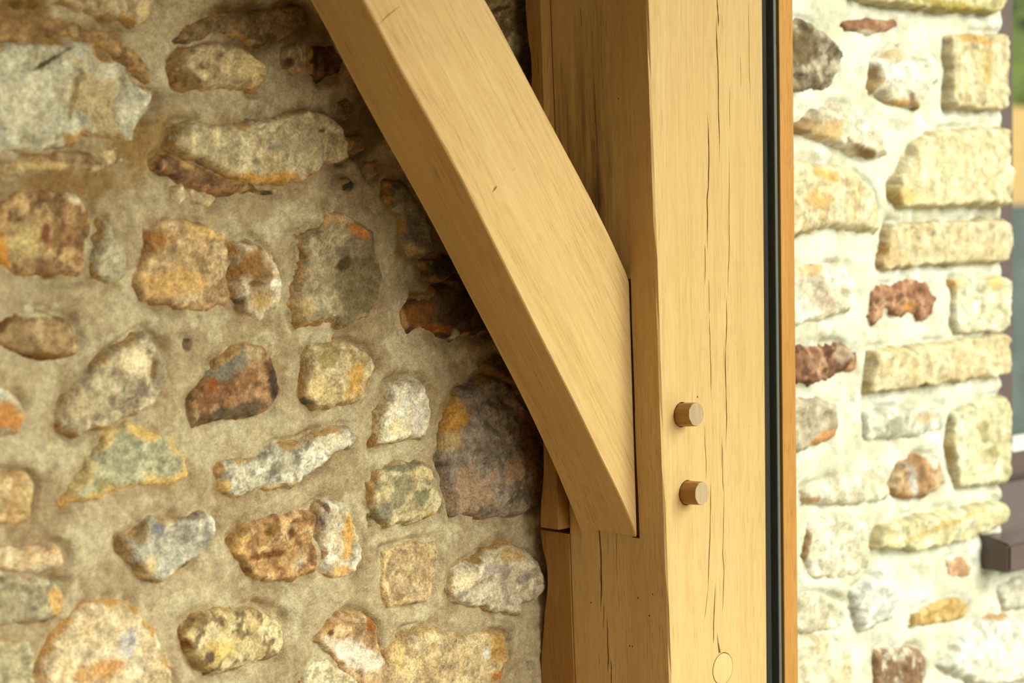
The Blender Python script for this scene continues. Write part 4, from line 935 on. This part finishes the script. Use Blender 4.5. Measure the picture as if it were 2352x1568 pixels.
RIGHT = [
 ('yellow green slab at the top', [(1950, -120), (2306, -120), (2312, 0), (2302, 26), (2292, 32), (2230, 30), (2130, 25), (2040, 12), (1955, -4)], [(216, 204, 140), (198, 184, 112), (226, 216, 160)], [((2200, 15), 90, 10, 4, (178, 160, 80))], dict(H=.03, drop=.06, rimw=.006)),
 ('flat red brick fragment near the top', [(1934, 46), (2000, 42), (2060, 45), (2066, 58), (2040, 70), (2000, 80), (1940, 70)], [(178, 122, 78), (156, 100, 62), (198, 148, 100)], [((1990, 80), 40, 10, 0, (232, 224, 205))], dict(H=.006, rimw=.005)),
 ('dark speckled grey stone beside the cover strip', [(1760, 40), (1850, 45), (1880, 60), (1920, 92), (1940, 125), (1915, 200), (1830, 210), (1760, 205)], [(172, 156, 124), (140, 124, 94), (190, 176, 146), (92, 78, 54)], [((1850, 110), 30, 40, 0, (120, 104, 74))], dict(H=.014, rough=.004)),
 ('round white stone with brown flanks', [(2010, 140), (2060, 112), (2120, 110), (2156, 140), (2157, 190), (2132, 215), (2110, 255), (2062, 245), (2036, 222), (2000, 215), (2010, 180)], [(236, 234, 214), (226, 216, 184), (242, 242, 228)], [((2015, 180), 16, 50, 0, (178, 150, 104)), ((2080, 238), 30, 16, 0, (216, 178, 108)), ((2105, 232), 8, 26, -25, (132, 102, 58), .3), ((2060, 120), 30, 16, 0, (214, 196, 156))], dict(H=.022)),
 ('square pale quoin, topmost of the square ones', [(2178, 84), (2190, 78), (2250, 75), (2306, 77), (2316, 92), (2317, 180), (2315, 246), (2304, 256), (2250, 254), (2184, 250)], [(228, 210, 156), (214, 194, 136), (236, 222, 174)], [((2250, 90), 40, 10, 10, (212, 172, 98)), ((2275, 150), 8, 40, 10, (204, 182, 120))], dict(H=.026, drop=.06, rimw=.005, rough=.003)),
 ('broken white stone with a brown end', [(1836, 285), (1880, 252), (1930, 235), (1980, 255), (2012, 290), (2036, 336), (2034, 364), (1990, 362), (1940, 346), (1880, 322), (1834, 302)], [(234, 226, 200), (220, 206, 172), (242, 238, 220)], [((1862, 290), 40, 32, 0, (168, 138, 92)), ((1990, 345), 40, 8, 30, (150, 116, 70), .3), ((1915, 300), 26, 30, 30, (214, 186, 130))], dict(H=.024)),
 ('large yellowish quoin with a slanting corner', [(2050, 425), (2076, 370), (2112, 316), (2140, 300), (2200, 296), (2302, 290), (2316, 296), (2312, 350), (2318, 400), (2313, 470), (2306, 476), (2180, 478), (2066, 480), (2052, 452)], [(236, 220, 166), (226, 206, 148), (242, 230, 182)], [((2090, 450), 30, 20, 0, (222, 198, 132))], dict(H=.03, drop=.06, rimw=.007)),
 ('ochre streaked cream stone left of the big quoin', [(1760, 360), (1850, 368), (1910, 378), (1960, 390), (2000, 425), (2016, 470), (2022, 536), (1960, 536), (1910, 525), (1865, 538), (1760, 565)], [(236, 216, 162), (222, 196, 134), (240, 228, 186)], [((1890, 400), 30, 10, 20, (232, 188, 108)), ((1870, 460), 26, 20, 0, (230, 190, 120)), ((1930, 500), 20, 30, 0, (236, 226, 196))], dict(H=.022)),
 ('wide buff quoin below the big one', [(2016, 606), (2028, 560), (2048, 512), (2180, 506), (2305, 500), (2320, 512), (2323, 550), (2316, 590), (2306, 604), (2180, 608), (2026, 620)], [(228, 208, 156), (214, 190, 132), (236, 220, 172)], [((2034, 590), 10, 40, 10, (176, 132, 74)), ((2060, 590), 30, 20, 0, (220, 196, 150))], dict(H=.026, drop=.06, rimw=.006)),
 ('white stone left of the red fragment', [(1760, 625), (1870, 606), (1950, 610), (1967, 660), (1952, 720), (1900, 732), (1830, 752), (1760, 755)], [(244, 238, 216), (232, 222, 190), (248, 244, 228)], [((1860, 620), 40, 14, 0, (226, 198, 144)), ((1900, 690), 30, 30, 40, (222, 208, 186))], dict(H=.02, facet=.009)),
 ('rusty red fragment', [(2004, 668), (2020, 650), (2050, 656), (2090, 640), (2130, 646), (2157, 686), (2140, 720), (2115, 738), (2090, 720), (2060, 726), (2040, 705), (2014, 746), (1999, 736)], [(196, 134, 88), (172, 108, 68), (214, 160, 110), (140, 84, 54)], [((2095, 705), 14, 14, 0, (208, 150, 86), .3)], dict(H=.010, rough=.004, edge_noise=1.6)),
 ('weathered pale quoin beside the red fragment', [(2190, 642), (2300, 634), (2318, 640), (2324, 670), (2321, 720), (2310, 764), (2192, 768)], [(234, 228, 190), (222, 214, 168), (240, 236, 206)], [((2200, 650), 12, 16, 0, (226, 184, 110), .4), ((2290, 650), 16, 20, 0, (230, 208, 140))], dict(H=.022, drop=.06, rimw=.006)),
 ('dark red brick piece beside the cover strip', [(1770, 800), (1840, 794), (1930, 788), (1970, 810), (1972, 850), (1920, 864), (1880, 884), (1770, 890)], [(168, 110, 70), (138, 84, 52), (196, 142, 98), (104, 62, 40)], [((1945, 810), 22, 20, 0, (196, 176, 150)), ((1960, 850), 12, 20, 0, (190, 150, 110))], dict(H=.012, rough=.004, edge_noise=1.5)),
 ('long buff quoin', [(1990, 906), (1996, 860), (2004, 802), (2150, 786), (2308, 764), (2319, 772), (2321, 800), (2317, 840), (2308, 862), (2150, 886)], [(232, 212, 158), (220, 196, 136), (238, 222, 172)], [((2130, 890), 8, 10, 0, (120, 92, 50), .3)], dict(H=.028, drop=.06, rimw=.006)),
 ('grey brown stone with an orange lower rim', [(1770, 925), (1880, 910), (1926, 930), (1932, 970), (1915, 1012), (1860, 1032), (1770, 1056)], [(198, 184, 154), (180, 162, 128), (210, 198, 170)], [((1900, 1005), 34, 12, -20, (204, 150, 92), .4), ((1880, 1035), 40, 7, -16, (246, 238, 214), .3)], dict(H=.016)),
 ('flat grey white stone under the long quoin', [(1985, 946), (2130, 930), (2172, 940), (2168, 990), (2080, 1006), (1988, 1012)], [(220, 218, 198), (204, 202, 180), (230, 228, 210)], [((2050, 980), 18, 20, 0, (168, 168, 148)), ((2130, 960), 20, 12, 0, (222, 200, 164))], dict(H=.010)),
 ('tall pale quoin above the sill', [(2192, 940), (2250, 918), (2308, 908), (2319, 930), (2321, 975), (2317, 1050), (2318, 1100), (2308, 1112), (2200, 1122), (2188, 1070), (2180, 1030), (2182, 985)], [(230, 222, 174), (218, 208, 152), (238, 232, 192)], [((2270, 990), 12, 22, 0, (176, 168, 122)), ((2290, 1040), 14, 14, 0, (170, 160, 112), .4), ((2190, 1040), 10, 50, -8, (206, 174, 104))], dict(H=.028, drop=.06, rimw=.007)),
 ('rounded orange stone with a grey streak', [(2048, 1122), (2070, 1070), (2110, 1045), (2160, 1050), (2167, 1110), (2142, 1140), (2090, 1146), (2054, 1136)], [(210, 164, 104), (192, 140, 80), (222, 184, 130)], [((2105, 1115), 8, 34, -14, (214, 212, 204), .4), ((2148, 1062), 12, 14, 0, (240, 232, 214), .3), ((2086, 1068), 7, 7, 0, (110, 122, 130), .2)], dict(H=.018)),
 ('long pale stone above the thin slab', [(1845, 1122), (1920, 1100), (2030, 1072), (2052, 1130), (2040, 1150), (1960, 1160), (1850, 1162)], [(238, 230, 198), (226, 214, 176), (242, 238, 214)], [((1860, 1150), 26, 8, 0, (190, 154, 110), .4)], dict(H=.012)),
 ('thin yellowish slab above the sill', [(2003, 1252), (2030, 1205), (2110, 1182), (2200, 1166), (2296, 1148), (2313, 1164), (2306, 1196), (2286, 1216), (2200, 1250), (2110, 1266), (2008, 1264)], [(234, 224, 170), (222, 210, 148), (240, 232, 190)], [((2150, 1215), 90, 7, -12, (206, 186, 118), .4)], dict(H=.026, drop=.05, rimw=.006)),
 ('pale stone with a brown chipped end', [(1862, 1200), (1950, 1180), (1996, 1200), (2000, 1300), (1960, 1326), (1870, 1330), (1845, 1280)], [(238, 230, 202), (226, 216, 182), (244, 240, 220)], [((1856, 1260), 12, 34, 10, (150, 118, 78), .4)], dict(H=.014)),
 ('small orange stone by the sill end', [(2176, 1290), (2210, 1275), (2236, 1300), (2228, 1326), (2180, 1328)], [(218, 162, 106), (196, 132, 78), (228, 184, 134)], [], dict(H=.010, rimw=.006)),
 ('blue white angular stone', [(1962, 1352), (2030, 1300), (2082, 1340), (2052, 1420), (1980, 1452), (1958, 1402)], [(226, 228, 222), (214, 216, 208), (236, 234, 226)], [], dict(H=.016, facet=.008)),
 ('bright yellow stone', [(2094, 1412), (2140, 1386), (2200, 1370), (2228, 1390), (2216, 1420), (2150, 1436), (2100, 1441)], [(226, 184, 86), (208, 162, 60), (236, 202, 112)], [], dict(H=.012)),
 ('big white stone at the lower right', [(2168, 1530), (2230, 1440), (2290, 1410), (2352, 1420), (2400, 1450), (2400, 1560), (2280, 1580), (2230, 1572)], [(242, 240, 228), (232, 228, 208), (246, 246, 238)], [((2300, 1416), 50, 8, 12, (196, 158, 104), .4)], dict(H=.022)),
 ('brown blotched stone at the bottom', [(2010, 1500), (2050, 1485), (2120, 1490), (2134, 1530), (2104, 1660), (2014, 1660)], [(176, 136, 96), (150, 108, 72), (220, 206, 180), (132, 92, 62)], [], dict(H=.012)),
 ('cream stone at the bottom beside the cover strip', [(1770, 1465), (1900, 1460), (1955, 1490), (1962, 1570), (1940, 1680), (1770, 1680)], [(238, 226, 188), (226, 210, 162), (242, 236, 208)], [], dict(H=.014)),
 ('pale stone over the cream stone', [(1780, 1370), (1900, 1365), (1950, 1390), (1945, 1440), (1880, 1455), (1780, 1450)], [(230, 222, 192), (218, 208, 172), (238, 232, 210)], [], dict(H=.010)),
 ('grey white stone under the sill', [(2290, 1350), (2352, 1320), (2410, 1340), (2410, 1390), (2310, 1402)], [(232, 228, 208), (214, 208, 184)], [], dict(H=.012)),
]
LPOLY, RPOLY = [], []
_ya = LP.az(-10, 784)[0]
_xs = np.concatenate([np.linspace(-2.1, _ya - 0.06, 24)[:-1], np.arange(_ya - 0.06, 0.012, 0.0022), [0.03, 0.06, 0.10, 0.15]])
_zt, _zb = LP.az(0, -40)[1] + 0.03, LP.az(1200, 1600)[1] - 0.05
_zl = np.concatenate([np.linspace(0.0, _zb, 10)[:-1], np.arange(_zb, _zt, 0.0022), np.linspace(_zt + 0.01, 2.16, 8)])
for pts in LEFT:
    LPOLY.append(np.array([LP.az(x, y, 0.006) for x, y in pts[1]]))
BLOTCHES_L = [((640, 60), 140, 60, 0, (120, 90, 40)), ((820, 300), 60, 130, 20, (118, 98, 60)), ((80, 60), 200, 60, 10, (150, 112, 52)), ((980, 560), 80, 90, 0, (140, 118, 76)), ((1150, 100), 60, 120, 0, (112, 92, 44)), ((300, 320), 120, 80, 0, (166, 132, 74)), ((150, 420), 140, 40, 0, (150, 116, 60))]  # brown patches tinting the mortar colour
wl = mortar(LP, 'wall_left', LPOLY, _xs, _zl, [(209, 183, 127), (191, 161, 105), (217, 195, 140)], MORTAR, GL_, 3, 0.30, holes=[((424, 792), .0040), ((1218, 1528), .0034), ((843, 1188), .0026), ((842, 1206), .0026)], blotches=BLOTCHES_L, rust_shade=0.35)
tag(wl, 'rubble stone wall in buff lime mortar behind the brace', 'wall', None, 'structure')
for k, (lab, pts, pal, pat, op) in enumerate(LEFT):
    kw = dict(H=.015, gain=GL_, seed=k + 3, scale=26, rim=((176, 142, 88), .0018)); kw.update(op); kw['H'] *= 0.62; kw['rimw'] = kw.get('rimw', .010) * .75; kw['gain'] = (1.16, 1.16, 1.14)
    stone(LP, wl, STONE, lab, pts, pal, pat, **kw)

rs = np.random.RandomState(21)
_tones = [[(184, 156, 100), (166, 136, 82), (200, 176, 124)], [(172, 160, 130), (156, 142, 112)], [(178, 136, 74), (156, 112, 54), (196, 158, 96)], [(206, 186, 142), (190, 166, 120)]]
for i in range(2):
    for j in range(7):          # the wall goes on past the left edge of the view
        cx_, cy_ = -190 - 250 * i + rs.uniform(-25, 25), 110 + 225 * j + 90 * i + rs.uniform(-20, 20)
        ra, rb = rs.uniform(75, 105), rs.uniform(55, 85)
        pg = [(cx_ + ra * rs.uniform(.85, 1.1) * math.cos(t), cy_ + rb * rs.uniform(.85, 1.1) * math.sin(t)) for t in np.linspace(0, 2 * math.pi, 11)[:-1]]
        st, _ = stone(LP, wl, STONE, None, pg, _tones[(i + j) % 4], H=.010, rimw=.008, gain=(1.1, 1.1, 1.1), seed=300 + 7 * i + j, step=.0026)

# outdoor wall with the window opening at its right end
a_q = float(RP.az(2297, 150)[0])
z_cill = float(RP.az(2300, 1318)[1])
z_head = 2.15
aL = float(RP.az(1735, 784)[0])
_as = np.concatenate([np.arange(aL, a_q + 0.14, 0.003), [a_q + 0.25, a_q + 0.6, a_q + 1.1]])
_zt, _zb = RP.az(2080, -40)[1], RP.az(2080, 1610)[1]
_zr = np.concatenate([np.linspace(0.0, _zb, 8)[:-1], np.arange(_zb, _zt, 0.003), np.linspace(_zt + 0.01, 2.6, 8)])
for pts in RIGHT:
    RPOLY.append(np.array([RP.az(x, y, 0.006) for x, y in pts[1]]))


def reveal(A, Z):
    wob = 0.004 * perlin(Z * 22, Z * 0 + 3.3, 4) + 0.003 * perlin(Z * 60, Z * 0 + 1.3, 9)
    return (A < a_q + wob) | (Z < z_cill) | (Z > z_head)


wr = mortar(RP, 'wall_right', RPOLY, _as, _zr, [(236, 232, 208), (222, 214, 184), (240, 238, 220)], MORTAR_OUT, GR_, 90, 0.20, keepf=reveal, holes=[((2063, 112), .003), ((2038, 137), .003)], amp=0.8)
tag(wr, 'sunlit pale limestone wall outdoors seen through the glass', 'wall', None, 'structure')
for k, (lab, pts, pal, pat, op) in enumerate(RIGHT):
    kw = dict(H=.016, gain=(0.67, 0.62, 0.62), seed=k + 101, step=.0022, scale=20); kw.update(op); kw['H'] *= 0.6
    stone(RP, wr, STONE_OUT, lab, pts, pal, pat, **kw)

rs = np.random.RandomState(8)
for i in range(9):               # more of the outdoor wall under the sill, past the right edge of the view
    cx_, cy_ = 2480 + 130 * (i % 4) + 40 * (i // 4) + rs.uniform(-15, 15), 1370 + 85 * (i // 4) - 6 * (i % 4)
    ra, rb = rs.uniform(38, 58), rs.uniform(22, 34)
    pg = [(cx_ + ra * rs.uniform(.85, 1.1) * math.cos(t), cy_ + rb * rs.uniform(.85, 1.1) * math.sin(t)) for t in np.linspace(0, 2 * math.pi, 11)[:-1]]
    stone(RP, wr, STONE_OUT, None, pg, [[(232, 222, 188), (216, 202, 160)], [(222, 218, 200), (204, 198, 172)], [(214, 180, 124), (232, 216, 176)]][i % 3], H=.010, rimw=.008, gain=GR_, seed=400 + i, step=.003)

# ------------------------------------------------------------------ outdoor window
PURPLE = plain_mat('purple_brown_paint', (0.062, 0.036, 0.038), 0.35, 0.10, 40, 0.0004, 0.5)
W2 = empty('window_2', tuple(RP.to3(a_q + 0.3, z_cill, -0.09)))
tag(W2, 'purple brown painted window set in the pale limestone wall', 'window', None, 'structure')


def rbox(bm, a0, a1, z0, z1, h0, h1, slope=0.0):
    P = [RP.to3(a, z, h) for a, z, h in ((a0, z0, h0), (a1, z0, h0), (a1, z0, h1), (a0, z0, h1))]
    Q = [RP.to3(a, z, h) for a, z, h in ((a0, z1 + slope, h0), (a1, z1 + slope, h0), (a1, z1, h1), (a0, z1, h1))]
    v = [bm.verts.new(p) for p in P + Q]
    for f in ((0, 1, 2, 3), (4, 5, 6, 7), (0, 1, 5, 4), (1, 2, 6, 5), (2, 3, 7, 6), (3, 0, 4, 7)):
        bm.faces.new([v[i] for i in f])


hf = -0.075
aS0 = float(RP.az(2270, 300, hf)[0]) - 0.03
aS1 = float(RP.az(2329, 300, hf)[0])
aE = a_q + 1.1
zrail1 = float(RP.az(2345, 1040, hf)[1])
zledge1, zledge0 = float(RP.az(2330, 1128, hf + .012)[1]), float(RP.az(2330, 1148, hf + .012)[1])
zsub = float(RP.az(2330, 1190, hf + .012)[1])
bm = bmesh.new()
rbox(bm, aS0, aS1, zsub - 0.02, z_head + .01, hf - 0.06, hf)
rbox(bm, aS1, aE, zledge1, zrail1, hf - 0.055, hf - 0.004)
rbox(bm, aS0, aE, zledge0, zledge1, hf - 0.05, hf + 0.012, 0.006)
rbox(bm, aS0, aE, zsub - 0.02, zledge0, hf - 0.05, hf + 0.006)
bmesh.ops.bevel(bm, geom=bm.edges[:], offset=0.003, segments=2, affect='EDGES')
tag(bm_obj('window_frame', bm, PURPLE, W2, False), 'purple brown window frame')
bm = bmesh.new()
rbox(bm, aS1, aE, zrail1, zrail1 + 0.010, hf - 0.035, hf - 0.008, 0.006)
bmesh.ops.bevel(bm, geom=bm.edges[:], offset=0.0015, segments=1, affect='EDGES')
tag(bm_obj('glazing_bead', bm, plain_mat('pale_bead', (0.52, 0.52, 0.50), 0.5, 0.1), W2, False), 'pale bead along the foot of the pane')
bm = bmesh.new(); rbox(bm, aS1 - 0.005, aE, zrail1 - 0.005, z_head - .05, hf - 0.04, hf - 0.034)
bm_obj('glass_pane', bm, GL, W2, False)
bm = bmesh.new()
aH = float(RP.az(2256, 1245, 0.004)[0])
zt0 = float(RP.az(2311, 1256, 0.045)[1]); zb0 = float(RP.az(2312, 1322, 0.045)[1])
hs = 0.040
v = [bm.verts.new(RP.to3(a, z, h)) for a in (aH, aE) for h, z in ((hs, zb0), (hs, zt0), (0.0, zt0 + 0.004), (hf + 0.01, zt0 + 0.045), (hf + 0.01, zb0))]
for i in range(5):
    bm.faces.new((v[i], v[(i + 1) % 5], v[5 + (i + 1) % 5], v[5 + i]))
bm.faces.new(v[:5]); bm.faces.new(v[5:][::-1])
bmesh.ops.bevel(bm, geom=bm.edges[:], offset=0.003, segments=2, affect='EDGES')
tag(bm_obj('window_sill', bm, PURPLE, W2, False), 'purple brown projecting sill')

# ------------------------------------------------------------------ ground, room and garden
def plain_box(name, x0, x1, y0, y1, z0, z1, mat, label, cat, kind='structure'):
    bm = bmesh.new(); box_bm(bm, x0, x1, y0, y1, z0, z1)
    return tag(bm_obj(name, bm, mat), label, cat, None, kind)


# a hedge, a rendered wall and a slate terrace stand beyond the outdoor window
def rpbox(name, a0, a1, z0, z1, h0, h1, mat, label, cat, kind=None, bev=0.02):
    bm = bmesh.new(); rbox(bm, a0, a1, z0, z1, h0, h1)
    bmesh.ops.bevel(bm, geom=bm.edges[:], offset=bev, segments=2, affect='EDGES')
    return tag(bm_obj(name, bm, mat), label, cat, None, kind)


ag = float(RP.az(2345, 200, -3.5)[0])
zg = float(RP.az(2345, 245, -3.5)[1]); zp = float(RP.az(2345, 470, -3.5)[1])
rpbox('garden_wall', ag - 1.2, ag + 3.5, -0.1, zg, -3.7, -3.5, plain_mat('tan_render', (0.40, 0.25, 0.10), 0.9, 0.12, 4), 'tan rendered garden wall seen through the outdoor window', 'wall')
rpbox('stone_planter', ag - 1.2, ag + 3.5, -0.1, zp, -3.45, -3.1, plain_mat('blue_slate', (0.045, 0.06, 0.07), 0.6, 0.5, 5), 'low blue grey slate planter in front of the tan garden wall', 'planter')
rs = np.random.RandomState(5)
Vh, Fh = [], []
for k in range(2600):
    c = RP.to3(ag - 1.0 + 4.2 * rs.rand(), zg - 0.1 + 1.9 * rs.rand(), -4.6 + 0.8 * rs.rand())
    u = rs.normal(size=3); u /= np.linalg.norm(u); w = np.cross(u, rs.normal(size=3)); w /= np.linalg.norm(w)
    n0 = len(Vh)
    Vh += [c - u * .07, c + w * .035, c + u * .07, c - w * .035]
    Fh.append((n0, n0 + 1, n0 + 2, n0 + 3))
hb = bmesh.new(); rbox(hb, ag - 1.1, ag + 3.3, -0.1, zg + 1.75, -4.6, -3.85)
hb_v = [v.co[:] for v in hb.verts]; n0 = len(Vh); Fh += [tuple(n0 + v.index for v in f.verts) for f in hb.faces] if hb.verts.index_update() is None else []
Vh += hb_v; hb.free()
hedge = link('garden_hedge', mesh_of('garden_hedge', Vh, Fh), plain_mat('hedge_leaf', (0.06, 0.085, 0.006), 0.7, 0.5, 9))
tag(hedge, 'dark green clipped hedge above the tan garden wall', 'hedge')

plain_box('floor', -2.3, 0.16, -1.7, 0.16, -0.1, 0.0, plain_mat('terracotta', (0.16, 0.08, 0.018), 0.7, 0.2, 8), 'warm tiled floor of the porch', 'floor')
plain_box('ground', -8.0, 14.0, -14.0, 12.0, -0.22, -0.1, plain_mat('gravel', (0.55, 0.50, 0.40), 0.95, 0.25, 30, 0.004), 'pale gravel ground outdoors', 'ground')
plain_box('ceiling', -2.3, 0.16, -1.7, 0.46, 2.16, 2.26, plain_mat('oak_boarding', (0.16, 0.08, 0.018), 0.7, 0.2, 6), 'oak boarded ceiling of the porch', 'ceiling')
plain_box('sky_block_wall', -2.3, -2.1, -5.0, 0.46, 0.0, 2.16, plain_mat('lime_plaster', (0.17, 0.085, 0.018), 0.9, 0.1, 6), 'unseen plastered wall left of the porch, extended to block the sky', 'wall')  # unseen wall, run out past the porch to hold back sky light
